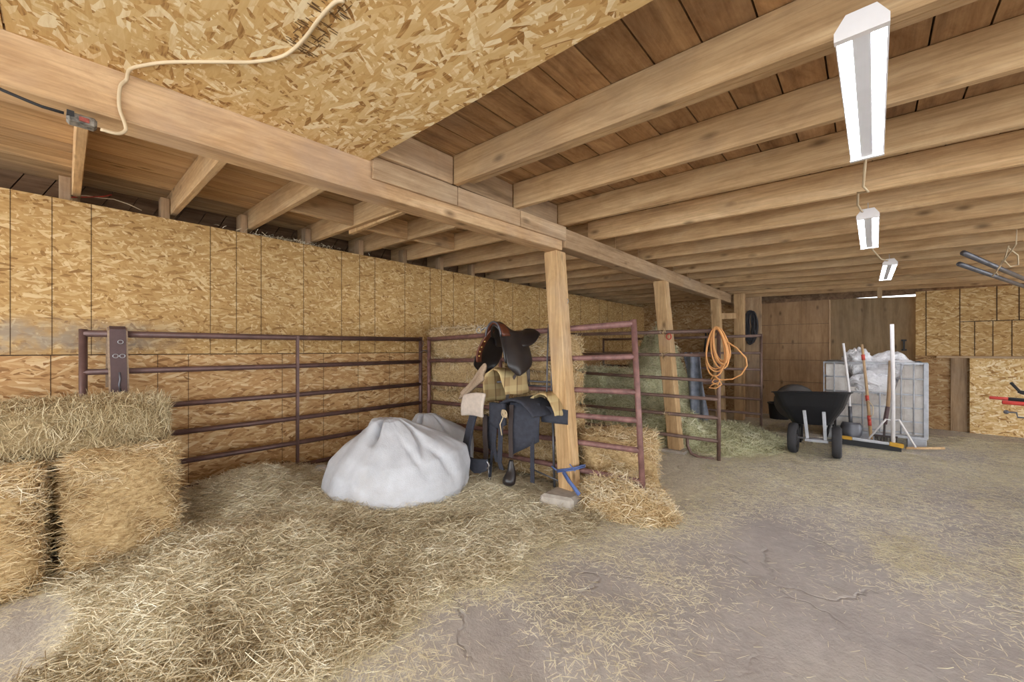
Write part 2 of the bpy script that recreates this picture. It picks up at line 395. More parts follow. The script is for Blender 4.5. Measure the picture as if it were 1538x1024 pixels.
def bump(x, y, cx, cy, rx, ry): return np.exp(-(((x - cx) / rx) ** 2 + ((y - cy) / ry) ** 2))
def chaff(x, y):
    """how thickly hay lies on the ground (0..1)"""
    x = np.asarray(x, float); y = np.asarray(y, float)
    e = x + .45 * (vn(x, y, 1.1) - .5) + .25 * (vn(x, y, 3., 2) - .5)
    bed = (1 - sm(-2.0, -1.45, e)) * (1 - sm(2.75, 3.3, y))
    mid = (1 - sm(-1.9, -.3, e)) * .62 * sm(.2, .6, vn(x, y, 2.3, 3)) * (1 - sm(3.5, 5, y))
    bare = 1 - .97 * bump(x, y, -2.75, -.15, .5, .22) - .95 * bump(x, y, -1.22, 1.25, .34, .2) - .85 * bump(x, y, -1.05, 1.95, .36, .22) - .8 * bump(x, y, -.5, 3.1, .3, .6)
    stall = (1 - sm(-1.35, -1.0, e)) * sm(2.7, 3.0, y) * .9
    gate = .85 * bump(x, y, -1.35, 2.95, .42, .3)
    far = .75 * bump(x, y, -1.15, 6.2, .8, 1.3)
    pat = .5 * bump(x, y, .12, 3.4, .3, .45) + .5 * bump(x, y, .55, 3.75, .25, .3) + .3 * bump(x, y, .2, 5.2, 1.6, .5) + .22 * bump(x, y, .9, 4.2, .6, .8) + .2 * bump(x, y, -.4, 4.4, .9, .5)
    pat = pat * sm(.3, .7, vn(x, y, 3.1, 5))
    thin = (.16 + .2 * sm(.35, .75, vn(x, y, 1.7, 6))) * (.3 + .7 * np.maximum(sm(2.2, 3.6, y), 1 - sm(-.9, -.3, x)))
    return np.clip(np.maximum.reduce([bed, mid, stall, gate, far, pat, thin]) * np.clip(bare, 0, 1), 0, 1)
def fz(x, y):
    """ground height"""
    x = np.asarray(x, float); y = np.asarray(y, float)
    z = -.02 * np.maximum(0, y - 6.2) + .012 * (vn(x, y, 1.3, 8) - .5) + .008 * (vn(x, y, 5., 9) - .5)
    z = z + .015 * (sm(.0, .05, .35 * (x + 1.2) + (y - 1.35) + .2 * (vn(x, y, 3, 4) - .5)) - .5) * bump(x, y, -1.1, 1.4, .6, .6)
    bed = (1 - sm(-2.6, -1.75, x)) * (1 - sm(2.6, 3.0, y)) * (.3 + .7 * sm(-.1, .5, y))
    z = z + bed * (.05 + .07 * vn(x, y, 2.1, 1) + .03 * vn(x, y, 6., 2)) + .17 * bump(x, y, -3.75, 1.0, .35, .38) + .05 * bump(x, y, -2.5, .8, .5, .5)
    return z

# ------------------------------------------------------------------ the ground
def ground():
    xs = np.concatenate([np.arange(-4.7, 1.5, .05), np.arange(1.5, 7.01, .25)]); ys = np.concatenate([np.arange(-4, -.6, .25), np.arange(-.6, 7, .05), np.arange(7, 10.3, .15)])
    X, Y = np.meshgrid(xs, ys, indexing='ij'); Z = fz(X, Y); nx, ny = X.shape
    me = bpy.data.meshes.new('floor'); V = np.stack([X, Y, Z], -1).reshape(-1, 3)
    i, j = np.meshgrid(np.arange(nx - 1), np.arange(ny - 1), indexing='ij'); a = (i * ny + j).ravel()
    F = np.stack([a, a + ny, a + ny + 1, a + 1], 1)
    me.from_pydata(V.tolist(), [], F.tolist()); me.polygons.foreach_set('use_smooth', [True] * len(me.polygons))
    at = me.attributes.new('chaff', 'FLOAT', 'POINT'); at.data.foreach_set('value', chaff(X, Y).ravel().astype(np.float32))
    me.materials.append(M['floor']); o = bpy.data.objects.new('floor', me); COL.objects.link(o); struct(o)
ground()
def scatter(name, N, x0, x1, y0, y1, mat, lab, cat, lmin, lmax, wmin, wmax, dens, lift=.012, tilt=.25, power=1.):
    pts = []; tot = 0
    while tot < N:
        x = RNG.uniform(x0, x1, N); y = RNG.uniform(y0, y1, N)
        k = RNG.random(N) < dens(x, y) ** power; pts.append(np.stack([x[k], y[k]], 1)); tot += k.sum()
    p = np.concatenate(pts)[:N]; a = RNG.uniform(0, 2 * PI, N); t = np.clip(RNG.normal(size=N) * tilt, -.9, .9)
    D = unit(np.stack([np.cos(a), np.sin(a), t], 1)); L = RNG.uniform(lmin, lmax, N) * RNG.uniform(.6, 1.1, N); W = RNG.uniform(wmin, wmax, N)
    z = fz(p[:, 0], p[:, 1]) + .003 + np.abs(RNG.normal(size=N)) * lift + np.abs(D[:, 2]) * L * .3
    clump = vn(p[:, 0], p[:, 1], 4., 12) * .55 + vn(p[:, 0], p[:, 1], 13., 13) * .45
    tone = np.clip(RNG.random(N) * .65 + (clump - .5) * .9 + .2, 0, 1)
    o = fibres(name, np.concatenate([p, z[:, None]], 1), D, L, W, mat, tone=tone); tag(o, lab, cat); return o
inview = lambda x, y: ((.7466 * y - .665 * x > .9) & (np.abs(.7466 * x + .665 * y) < (.7466 * y - .665 * x) * 1.36 + .2)).astype(float)
scatter('hay_bed', 170000, -4.2, -1.2, -.9, 3.0, M['hay'], 'thick bed of loose tan hay covering the left floor in front of the pipe fence', 'hay', .03, .125, .0016, .0032,
        lambda x, y: np.where(chaff(x, y) > .5, chaff(x, y), 0) * inview(x, y), .016, .3)
scatter('scattered_hay', 40000, -2.2, 3., .3, 9., M['dust'], 'thin scatter of pale yellowish hay stems across the bare grey ground', 'hay', .02, .09, .0012, .0024,
        lambda x, y: np.where(chaff(x, y) < .6, np.minimum(chaff(x, y), .5), .1) * inview(x, y), .003, .05, 1.6)

# ------------------------------------------------------------------ ceiling
def zj(x): return 2.33 - .027 * (x + 1.98)      # underside of the joists
JH = .185
def sheared(mb, x0, x1, y0, y1, d0, d1, mi=0):   # slab that follows the joists' slight slope
    return mb.hexa([(x0, y0, zj(x0) + d0), (x1, y0, zj(x1) + d0), (x1, y1, zj(x1) + d0), (x0, y1, zj(x0) + d0),
                    (x0, y0, zj(x0) + d1), (x1, y0, zj(x1) + d1), (x1, y1, zj(x1) + d1), (x0, y1, zj(x0) + d1)], mi)
dk = MB(); x = -4.75
while x < 6.2:
    w = random.uniform(.15, .21); cut = random.uniform(2.5, 8.5); e = random.uniform(0, .004)
    mi_ = 2 if x < -2.1 else 0; sheared(dk, x, x + w - .007, -2.6, cut, JH + e, JH + .03, mi_); sheared(dk, x, x + w - .007, cut + .004, 10.2, JH + e, JH + .03, mi_); x += w
sheared(dk, -4.75, 6.2, -2.6, 10.2, JH + .035, JH + .08, 1)  # added dark sheet above the boards, keeps sky light out of their gaps
ceil = struct(dk.build('ceiling', [M['deck'], M['seam'], M['deck_lightened']], origin=(0, 0, 2.5)))
pn = MB()
for ya_, yb_ in ((-.125, 1.11), (-1.35, -.131), (-2.6, -1.356)):
    q_ = [(-2.08 + .04 * ya_ + .001, ya_), (3.2, ya_), (3.2, yb_), (-2.08 + .04 * yb_ + .001, yb_)]
    pn.hexa([(x_, y_, zj(x_) - .03) for x_, y_ in q_] + [(x_, y_, zj(x_) - .003) for x_, y_ in q_])
tag(pn.build('sheathing', M['osb_ceil'], ceil), 'pale strand board sheets under the near joists', None)
mk = MB()
for k in range(85):       # dark dashes stamped on the sheet beside the cable
    t_ = random.random(); cx_ = -1.14 - .30 * t_; cy_ = .52 + random.choice([-.028, -.02, .02, .03, .04]) + random.uniform(-.012, .012)
    L_ = random.uniform(.01, .035); a_ = random.choice([1.5, 1.57, 1.65, 1.7, .1])
    zz = zj(cx_) - .0312
    mk.beam((cx_ - L_ / 2 * math.cos(a_), cy_ - L_ / 2 * math.sin(a_), zz), (cx_ + L_ / 2 * math.cos(a_), cy_ + L_ / 2 * math.sin(a_), zz), .0022, .001)
tag(mk.build('ink_dashes', M['ink'], ceil), 'dark dashes stamped on the board sheet', None)

JR = [1.686 + .578 * k for k in range(14)] ; JL = [.06, .61, 1.165] + [1.735 + .578 * k for k in range(14)]
for k, y in enumerate(JR):
    b = MB(); w = .042; j = random.uniform(-.006, .006); x0 = -1.99 if k < 3 else -2.04
    b.hexa([(x0, y - w / 2, zj(x0)), (6, y - w / 2 + j, zj(6)), (6, y + w / 2 + j, zj(6)), (x0, y + w / 2, zj(x0)),
            (x0, y - w / 2, zj(x0) + JH), (6, y - w / 2 + j, zj(6) + JH), (6, y + w / 2 + j, zj(6) + JH), (x0, y + w / 2, zj(x0) + JH)])
    if k == 0: b.hexa([(x0 + .1, y + .026, zj(x0) + .002), (6, y + .03, zj(6) + .002), (6, y + .07, zj(6) + .002), (x0 + .1, y + .066, zj(x0) + .002),
                       (x0 + .1, y + .026, zj(x0) + .12), (6, y + .03, zj(6) + .12), (6, y + .07, zj(6) + .12), (x0 + .1, y + .066, zj(x0) + .12)])
    o = b.build('ceiling_joist', M['wood_x'], bevel=.004)
    lab = 'broad tan ceiling joist nearest the strand board ceiling sheet, right of the girder' if k == 0 else \
          ('tan ceiling joist right of the girder, last one before the back wall' if k == len(JR) - 1 else
           'tan ceiling joist right of the girder, %s behind the one nearest the strand board sheet' % ORD[k - 1])
    tag(o, lab, 'joist', 'ceiling joists right of the girder')
for k, y in enumerate(JL):
    b = MB(); w = .045; x0, x1 = -4.7, (-2.14 if k < 3 else -1.97 + (-.1))
    b.hexa([(x0, y - w / 2, zj(x0)), (x1, y - w / 2, zj(x1)), (x1, y + w / 2, zj(x1)), (x0, y + w / 2, zj(x0)),
            (x0, y - w / 2, zj(x0) + JH), (x1, y - w / 2, zj(x1) + JH), (x1, y + w / 2, zj(x1) + JH), (x0, y + w / 2, zj(x0) + JH)])
    o = b.build('wall_side_joist', M['wood_x'], bevel=.004)
    lab = 'joist seen end on above the left wall, beside the junction box' if k == 0 else \
        'joist between girder and left wall, %s back from the junction box' % ORD[k - 1]
    tag(o, lab, 'joist', 'joists between girder and left wall')
b = MB(); b.box(-3.6, -2.15, JL[3] + .024, JL[3] + .062, zj(-2.9) - .012, zj(-2.9) + .1)
tag(b.build('splice_board', M['wood_post'], bevel=.003), 'short yellow board nailed along a joist left of the girder', 'board')
for k in range(3):
    y0, y1 = JL[k + 2] + .024, JL[k + 3] - .024
    if k == 1: y0 += .04
    b = MB(); xx = -3.45 - .03 * (k % 2); b.box(xx, xx + .04, y0, y1, zj(xx) + .005, zj(xx) + JH - .003)
    tag(b.build('blocking_board', M['wood_y'], bevel=.003), ['cross board between two joists above the left wall, nearest the camera', 'cross board between two joists above the left wall, middle of three', 'cross board between two joists above the left wall, farthest back'][k], 'board', 'cross boards between the left joists')
# girder
def girder(name, y0, y1, xa, xb, z0, z1, mat, lab, th=.14):
    b = MB(); b.hexa([(xa - th, y0, z0), (xa, y0, z0), (xb, y1, z0), (xb - th, y1, z0), (xa - th, y0, z1), (xa, y0, z1), (xb, y1, z1), (xb - th, y1, z1)])
    return tag(b.build(name, mat, bevel=.006), lab, 'beam')
ga = lambda y: -2.08 + .04 * y
girder('girder', -2.6, 2.86, ga(-2.6), ga(2.86), 2.125, 2.328, M['wood_girder'], 'heavy tan wooden girder from the upper left corner to the front post')
girder('girder', 2.87, 9.7, -1.945, -1.93, 2.15, 2.315, M['wood_old_y'], 'weathered grey-brown wooden girder running from the front post to the back wall')
# ledger boards and blocking over the girder
for k, (y0, y1) in enumerate([(1.12, 1.70), (1.705, 2.30), (2.305, 2.88)]):
    b = MB(); b.hexa([(ga(y0) + .002, y0, 2.205), (ga(y0) + .024, y0, 2.205), (ga(y1) + .024, y1, 2.205), (ga(y1) + .002, y1, 2.205),
                      (ga(y0) + .002, y0, 2.326), (ga(y0) + .024, y0, 2.326), (ga(y1) + .024, y1, 2.326), (ga(y1) + .002, y1, 2.326)])
    tag(b.build('ledger_board', M['wood_old_y'], bevel=.003), ['grey-brown board nailed on the girder beside the edge of the ceiling sheet', 'pale board nailed on the girder between the first two joist ends', 'pale board nailed on the girder just above the front post'][k], 'board', 'boards nailed along the girder')
    b = MB(); yb0, yb1 = [(1.12, 1.66), (1.715, 2.235), (2.295, 2.81)][k]
    b.box(-2.02, -1.985, yb0, yb1, 2.332, 2.505)
    tag(b.build('rim_board', M['wood_old_y'], bevel=.003), ['dark rim board over the girder next to the ceiling sheet', 'rim board over the girder between the first and second joists', 'rim board over the girder between the second and third joists'][k], 'board', 'rim boards over the girder')

# ------------------------------------------------------------------ walls
WX = -4.25
b = MB(); b.box(WX - .03, WX, -2.6, 9.8, 1.236, 2.335)
wl = struct(b.build('wall_left', M['osb_wall'], origin=(0, 0, 0)))
b = MB(); b.box(WX - .03, WX - .002, -2.6, 9.8, -.12, 1.228); b.build('lower_sheet', M['osb_low'], wl)
b = MB()
for y in [-.238, -.056, .133, .843, 1.034, 1.23, 1.608, 1.997, 2.202, 2.388, 2.787, 3.167, 3.351, 3.558, 3.956, 4.355, 4.782, 5.476, 6.1, 6.8, 7.541, 7.888, 8.6]:
    w = .0035 + .0008 * y; b.box(WX, WX + .0012, y - w / 2, y + w / 2, 1.237, 2.334)
for y in [-.062, .5, .694, 1.412, 1.806, 2.186, 2.577, 2.787]:
    b.box(WX - .002, WX - .0008, y - .002, y + .002, 0, 1.228)
b.box(WX - .01, WX - .003, -2.6, 9.8, 1.226, 1.238)
b.build('board_seams', M['seam'], wl)
b = MB(); yy = -2.6
while yy < 9.9:
    b.hexa([(-4.76, yy, 2.2), (-4.72, yy, 2.2), (-4.72, yy + .15, 2.2), (-4.76, yy + .15, 2.2), (-4.76, yy + .25, 2.7), (-4.72, yy + .25, 2.7), (-4.72, yy + .4, 2.7), (-4.76, yy + .4, 2.7)]); yy += .158
b.box(-4.8, -4.77, -2.6, 9.9, -.1, 2.7)
b.build('outer_boards', M['wood_dark'], wl)
for y in [.06, .61, 1.165, 1.735, 2.313, 2.891, 3.469, 4.047]:
    b = MB(); b.box(-4.42, -4.32, y - .085, y - .026, 1.9, 2.52); b.build('wall_stud', M['wood_old_z'], wl, bevel=.003)
b = MB(); b.tube([(-4.38, .02, 2.40), (-4.4, .11, 2.43), (-4.42, .19, 2.44), (-4.42, .26, 2.45), (-4.4, .34, 2.43), (-4.4, .42, 2.40)], .004, 5)
tag(b.build('wire', M['cord_white']), 'thin pale wire loose in the dark gap above the left wall', 'wire')
b = MB(); b.tube([(-4.34, .03, 2.38), (-4.4, .13, 2.425), (-4.42, .2, 2.455), (-4.43, .25, 2.485)], .004, 5)
tag(b.build('wire', M['red_tape']), 'thin reddish wire crossing the pale one in the gap above the left wall', 'wire')
P_ = np.stack([RNG.uniform(-4.28, -4.245, 260), RNG.normal(1.55, .22, 260), 2.34 + np.abs(RNG.normal(size=260)) * .014], 1)
tag(fibres('hay_tuft', P_, unit(RNG.normal(size=(260, 3))), RNG.uniform(.02, .06, 260), RNG.uniform(.002, .004, 260), M['hay']), 'wisps of pale hay caught on the top edge of the left wall', 'hay')
# back wall
b = MB(); b.box(-4.9, -1.8, 9.8, 9.83, -.2, 2.7); wb_ = struct(b.build('wall_back', M['osb_dark'], origin=(0, 9.8, 0)))
b = MB()
for (z0, z1) in [(-.2, .617), (.627, 1.055), (1.065, 1.395), (1.405, 1.775), (1.785, 2.235)]:
    b.box(-1.8, -.565, 9.8, 9.82, z0, z1)
bb_ = MB(); bb_.box(-1.82, -.565, 9.823, 9.84, -.2, 2.3); bb_.build('backing', M['wood_dark'], wb_)  # added behind the plywood to block light leaking between the sheets
tag(b.build('plywood', M['ply'], wb_), 'brown plywood section left of the sliding door', None)
b = MB(); b.box(-4.9, 6.2, 9.84, 9.9, 2.235, 2.72); b.build('header', M['wood_dark'], wb_)
b = MB(); b.box(.61, 6, 9.76, 9.79, 1.17, 2.265); wr = struct(b.build('wall_back', M['osb_back'], origin=(0, 9.76, 0)))
b = MB(); b.box(.61, 6, 9.8, 9.83, -.3, 1.18); tag(b.build('lower_sheet', M['osb_dark'], wr), 'darker lower sheet', None)  # board in a darker tone than the sheet above
b = MB(); b.box(1.22, 6, 9.70, 9.72, -.3, 1.13); tag(b.build('front_sheet', M['osb_pale'], wr), 'pale sheet standing proud of the wall', None)
b = MB(); b.box(1.02, 1.2, 9.77, 9.8, -.3, 1.13); b.build('weathered_plank', M['wood_old_z'], wr)
b = MB(); b.box(.85, 6, 9.68, 9.79, 1.135, 1.165); b.build('ledge', M['wood_old_x'], wr)
b = MB()
for x_ in (.735, 1.12, 1.51, 1.73, 2.1): b.box(x_ - .006, x_ + .006, 9.757, 9.76, (1.17 if x_ in (.735, 1.12) else 1.73), 2.265)
for x_ in (1.28, 1.47, 1.66, 1.9): b.box(x_ - .005, x_ + .005, 9.757, 9.76, 1.17, 1.72)
b.box(1.12, 6, 9.757, 9.76, 1.72, 1.732)
b.build('board_seams', M['seam'], wr)
# sliding door with a line of daylight over it
b = MB(); b.hexa([(-.62, 9.91, -.3), (.8, 9.91, -.3), (.8, 9.94, -.3), (-.62, 9.94, -.3), (-.62, 9.91, 2.255), (.8, 9.91, 2.195), (.8, 9.94, 2.195), (-.62, 9.94, 2.255)])
dr = struct(b.build('door_1', M['ply_door'], origin=(0, 9.9, 0)))
b = MB(); b.box(.46, .485, 9.86, 9.9, 1.26, 1.44); b.box(.44, .505, 9.87, 9.9, 1.42, 1.45); b.box(.44, .505, 9.87, 9.9, 1.25, 1.28); tag(b.build('door_handle', M['black'], dr), 'black handle', None)
b = MB(); b.box(-.563, -.545, 9.79, 9.905, -.3, 2.23); b.build('door_jamb', M['wood_old_z'], dr)

# ------------------------------------------------------------------ posts
def post(base, top, w, mat, lab, block=None):
    t = thing('wooden_post', (base[0], base[1], base[2]), lab, 'post', 'wooden posts under the girder')
    b = MB(); h = w / 2
    b.hexa([(base[0] - h, base[1] - h, base[2]), (base[0] + h, base[1] - h, base[2]), (base[0] + h, base[1] + h, base[2]), (base[0] - h, base[1] + h, base[2]),
            (top[0] - h, top[1] - h, top[2]), (top[0] + h, top[1] - h, top[2]), (top[0] + h, top[1] + h, top[2]), (top[0] - h, top[1] + h, top[2])])
    b.build('timber', mat, t, bevel=.008); return t
p1 = post((-1.893, 2.86, .09), (-2.05, 2.86, 2.123), .14, M['wood_post'], 'bare tan wooden post with blue twine round its foot, leaning beside the saddles')
post((-1.80, 5.11, .03), (-1.99, 5.11, 2.148), .15, M['wood_post'], 'tan wooden post standing behind the middle pipe gate')
post((-1.90, 7.58, 0), (-1.99, 7.58, 2.148), .14, M['wood_z'], 'tan wooden post behind the hanging orange cord')
post((-1.80, 8.43, -.04), (-1.80, 8.43, 2.318), .16, M['wood_z'], 'farthest wooden post, beside the black cable coil')
b = MB(); b.beam((-1.97, 7.66, 1.86), (-1.86, 8.35, 1.9), .04, .1); tag(b.build('brace_board', M['wood_z']), 'short tan board bridging the two farthest posts', 'board')
b = MB(); b.hexa([(-1.99, 2.50, -.04), (-1.70, 2.62, -.04), (-1.74, 3.0, -.04), (-2.04, 2.98, -.04), (-1.97, 2.55, .115), (-1.73, 2.65, .10), (-1.76, 2.96, .09), (-2.0, 2.95, .10)])
tag(b.build('concrete_block', M['concrete'], bevel=.02), 'grey concrete footing block under the post with blue twine', 'block')
b = MB(); b.box(-1.93, -1.66, 4.98, 5.24, -.05, .03); b.box(-1.9, -1.7, 5.0, 5.2, .03, .032)
tag(b.build('concrete_block', M['concrete'], bevel=.015), 'low grey concrete pad under the post behind the middle gate', 'block')
b = MB()
q = [(-1.965, 2.78, .25), (-1.80, 2.78, .30), (-1.795, 2.945, .29), (-1.965, 2.945, .25)]
b.tube(q, .007, 6, closed=True); b.tube([(x_, y_, z_ - .015) for x_, y_, z_ in q], .007, 6, closed=True)
b.strap([(-1.90, 2.775, .25), (-1.84, 2.765, .19), (-1.78, 2.75, .155), (-1.71, 2.72, .12)], (.012, 0, .012), .005)
b.tube([(-1.97, 2.775, .25), (-2.02, 2.77, .275)], .006, 5); b.tube([(-1.80, 2.775, .30), (-1.83, 2.765, .33), (-1.78, 2.77, .28)], .005, 5)
tag(b.build('blue_twine', M['twine_blue'], smooth=True), 'blue baling twine tied around the foot of the front post', 'twine')
b = MB(); b.tube([(-1.955 + .022 * math.cos(a), 2.9, 1.69 + .022 * math.sin(a)) for a in [PI * 2 * k / 14 for k in range(14)]], .003, 6, closed=True); b.tube([(-1.955, 2.9, 1.69), (-2.0, 2.9, 1.69)], .004, 6)
tag(b.build('screw_eye', M['steel']), 'small steel ring hook screwed into the front post', 'hook')

# ------------------------------------------------------------------ pipe panels
def panel(name, A, B, zl, zr, posts, mat, lab, rad=.021, endA=None, endB=None, ztop=.03, feet=(), zfoot=0.):
    """A,B = xy ends; zl/zr rail heights at each end; posts = fractions of middle posts"""
    A, B = Vector((A[0], A[1], 0)), Vector((B[0], B[1], 0)); t = thing(name, (A.x, A.y, 0), lab, 'fence panel', 'pipe panels of the stalls')
    at = lambda f, z: A.lerp(B, f) + Vector((0, 0, z))
    for i, (a, c) in enumerate(zip(zl, zr)):
        le = Vector(endB) * ((c - zfoot) / (zr[0] + ztop - zfoot)) if endB else Vector((0, 0, 0))
        b = MB(); b.tube([at(0, a), at(.5, (a + c) / 2 - .004), at(1, c) + le], rad * (1.12 if i == 0 else 1), 10)
        b.build('rail', mat, t, smooth=True)
    for f, e in ((0, endA), (1, endB)):
        zt = (zl if f == 0 else zr)[0] + ztop; p0, p1_ = at(f, zfoot), at(f, zt)
        if e: p1_ = p1_ + Vector(e)
        b = MB(); b.tube([p0, p1_], rad, 10); b.build('end_post', mat, t, smooth=True)
    n = (B - A).normalized().cross(Vector((0, 0, 1))) * .03
    for f in posts:
        z0 = zl[-1] * (1 - f) + zr[-1] * f; z1 = zl[0] * (1 - f) + zr[0] * f
        b = MB(); b.beam(at(f, z0 - .06) + n * .8, at(f, z1 + .01) + n * .8, .03, .022, up=(B - A).normalized()); b.build('middle_post', mat, t)
    for f0, f1 in feet:
        z0 = zl[-1] * (1 - f0) + zr[-1] * f0
        b = MB(); b.tube([at(f0, z0), at(f0, z0 - .1), at(f0 + (f1 - f0) * .15, zfoot + .04), at(f0 + (f1 - f0) * .45, zfoot + .01), at(f1, zfoot + .015)], rad * .95, 8); b.build('foot_loop', mat, t, smooth=True)
    return t
zL = [1.382, 1.114, .842, .62, .388, .168]
panel('pipe_fence_panel', (-4.04, .088), (-4.04, 2.87), zL, [z + .012 for z in zL], (.495,), M['pipe'], 'brown six-rail pipe panel along the left wall behind the hay bales', rad=.022, feet=((.55, .75),), zfoot=.02)
panel('pipe_gate', (-4.0, 2.965), (-1.285, 2.965), [1.395, 1.135, .86, .635, .40, .17], [1.475, 1.215, .94, .72, .49, .25], (.45,), M['pipe_red'], 'reddish pipe gate passing behind the saddles and the front post, nearest gate', rad=.023, endB=(-.085, 0, 0), feet=((.86, .94),), zfoot=.0)
panel('pipe_gate', (-4.0, 4.99), (-1.277, 4.99), [1.50, 1.22, .95, .70, .46, .21], [1.487, 1.205, .91, .70, .485, .22], (.3,), M['pipe_dark'], 'brown pipe gate carrying the orange cord, middle one of the three stall gates', rad=.021, feet=((.873, .98),), zfoot=-.01, ztop=.01)
panel('pipe_gate', (-4.1, 7.45), (-1.283, 7.45), [1.48, 1.2, .95, .68, .47, .233], [1.495, 1.217, .95, .69, .468, .233], (.35,), M['pipe_dark'], 'farthest dark pipe gate, in front of the two rear posts', rad=.021, zfoot=-.03)
for (x_, z_) in ((-1.9, 1.487), (-1.9, 1.206), (-1.86, .47)):
    P_ = np.array([(x_, 4.965, z_)] * 14) + RNG.normal(size=(14, 3)) * .012; D_ = unit(RNG.normal(size=(14, 3)) * np.array([1, .4, .8]))
    o = fibres('straw_tie', P_, D_, RNG.uniform(.06, .13, 14), np.full(14, .005), M['gold'], stuff=False)
    tag(o, 'tuft of straw caught on the %s rail of the middle gate at its post' % {1.487: 'top', 1.206: 'second', .47: 'fifth'}[z_], 'straw')
b = MB(); b.tube([(-4.035 + .012 * math.cos(a), 2.88 + .028 * math.sin(a) , 1.30 + .09 * math.sin(a * .5) ) for a in [2 * PI * k / 12 for k in range(13)]], .004, 5)
for z_ in (1.25,): b.tube([(-4.03 + .034 * math.cos(a), 2.915 + .06 * math.sin(a), z_ + .012 * math.cos(2 * a)) for a in [2 * PI * k / 12 for k in range(12)]], .004, 5, closed=True)
tag(b.build('chain_tie', M['steel_dark']), 'chain wrapped round the two panels where they meet in the stall corner', 'chain')

# ------------------------------------------------------------------ bales
def bale(loc, size, rot, base, mat, n, lab, name='straw_bale', group=None, rough=.02, along=0, w=(.0025, .0045), l=(.05, .14), out=.25, faces=None, tone0=.15):
    t = thing(name, loc, lab, 'bale', group); R = Matrix.Rotation(rot, 3, 'Z'); Rn = np.array(R)
    sx, sy, sz = size; nx, ny, nz = [max(3, int(s / .05)) for s in size]
    import bmesh
    bm = bmesh.new(); bmesh.ops.create_cube(bm, size=1.)
    bmesh.ops.subdivide_edges(bm, edges=bm.edges[:], cuts=9, use_grid_fill=True)
    sd = random.randint(0, 40)
    for v in bm.verts:
        p = v.co.copy(); q = Vector((p.x * 2, p.y * 2, p.z * 2))
        k = (abs(q.x) ** 7 + abs(q.y) ** 7 + abs(q.z) ** 7) ** (1 / 7.)
        p = p / max(k, 1e-3) if k > 0 else p
        p = Vector((p.x * sx, p.y * sy, (p.z + .5) * sz))
        nn = vn(p.x + p.z * .7, p.y + p.z * .9, 7., sd) - .5 + .6 * (vn(p.x - p.z, p.y + p.z, 15., sd + 1) - .5)
        v.co = p + v.co.normalized() * float(nn) * rough * 2.
        v.co = R @ v.co
    me = bpy.data.meshes.new('bale_body'); bm.to_mesh(me); bm.free(); me.materials.append(base)
    me.polygons.foreach_set('use_smooth', [True] * len(me.polygons))
    o = bpy.data.objects.new('bale_body', me); COL.objects.link(o); o.parent = t; ORG[o.name] = np.array(loc, float)
    # stems over the faces the stack shows
    areas = {'x+': sy * sz, 'x-': sy * sz, 'y+': sx * sz, 'y-': sx * sz, 'z+': sx * sy}
    fl_ = faces or list(areas); tot = sum(areas[f] for f in fl_); P = []; D = []
    for f in fl_:
        k = int(n * areas[f] / tot); a, c = RNG.uniform(-.5, .5, k), RNG.uniform(-.5, .5, k); dep = RNG.uniform(-.012, .008, k)
        sgn = 1 if f[1] == '+' else -1; ax = 'xyz'.index(f[0]); p = np.zeros((k, 3)); oth = [i for i in range(3) if i != ax]
        S3 = np.array([sx, sy, sz]); p[:, ax] = sgn * S3[ax] / 2 + dep * sgn
        p[:, oth[0]] = a * S3[oth[0]] * .97; p[:, oth[1]] = c * S3[oth[1]] * .97
        edge = np.maximum(np.abs(a), np.abs(c)); p[:, ax] -= sgn * .05 * np.clip((edge - .4) / .1, 0, 1) ** 2
        p[:, 2] += sz / 2
        g = RNG.normal(size=(k, 3)) * np.array([.6, .6, .6]); g[:, along if ax != along else oth[0]] += RNG.choice([-1, 1], k) * 1.
        g[:, ax] = sgn * np.abs(RNG.normal(size=k)) * out; P.append(p); D.append(g)
    P = np.concatenate(P) @ Rn.T; D = unit(np.concatenate(D)) @ Rn.T; N = len(P)
    P = P + np.array(loc); L = RNG.uniform(*l, N); W = RNG.uniform(*w, N)
    cl = vn(P[:, 0] + P[:, 2], P[:, 1] + P[:, 2] * 1.3, 6., sd) * .6 + vn(P[:, 0] - P[:, 2], P[:, 1] + P[:, 2], 17., sd) * .4
    tone = np.clip(RNG.random(N) * .75 + (cl - .5) * .75 + tone0, 0, 1)
    fibres('straw_stems', P + D * (L * .25)[:, None], D, L, W, mat, parent=t, tone=tone)
    return t
G1 = 'bales stacked in the left corner'
bale((-3.6, .22, .02), (.84, .49, .665), .03, M['bb_gold'], M['gold'], 17000, 'golden straw bale standing on end under the right end of the long bale', 'straw_bale', G1, .035, 1, faces=['x+', 'y+', 'z+'], l=(.03, .11), w=(.0018, .0034))
bale((-3.56, -.33, .0), (.84, .54, .67), -.05, M['bb_gold'], M['gold'], 13000, 'golden straw bale cut by the left edge of the photo', 'straw_bale', G1, .035, 1, faces=['x+', 'y+', 'z+'], l=(.03, .11), w=(.0018, .0034))
bale((-3.62, -.23, .68), (.58, 1.36, .275), .01, M['bb_top'], M['topbale'], 17000, 'long greenish-tan hay bale lying across the two standing bales', 'hay_bale', G1, .025, 2, faces=['x+', 'y+', 'z+'], l=(.03, .10), w=(.0016, .0032), out=.35)
G2 = 'straw bales stacked behind the nearest pipe gate'
lv = ['bottom', 'second', 'third', 'top']
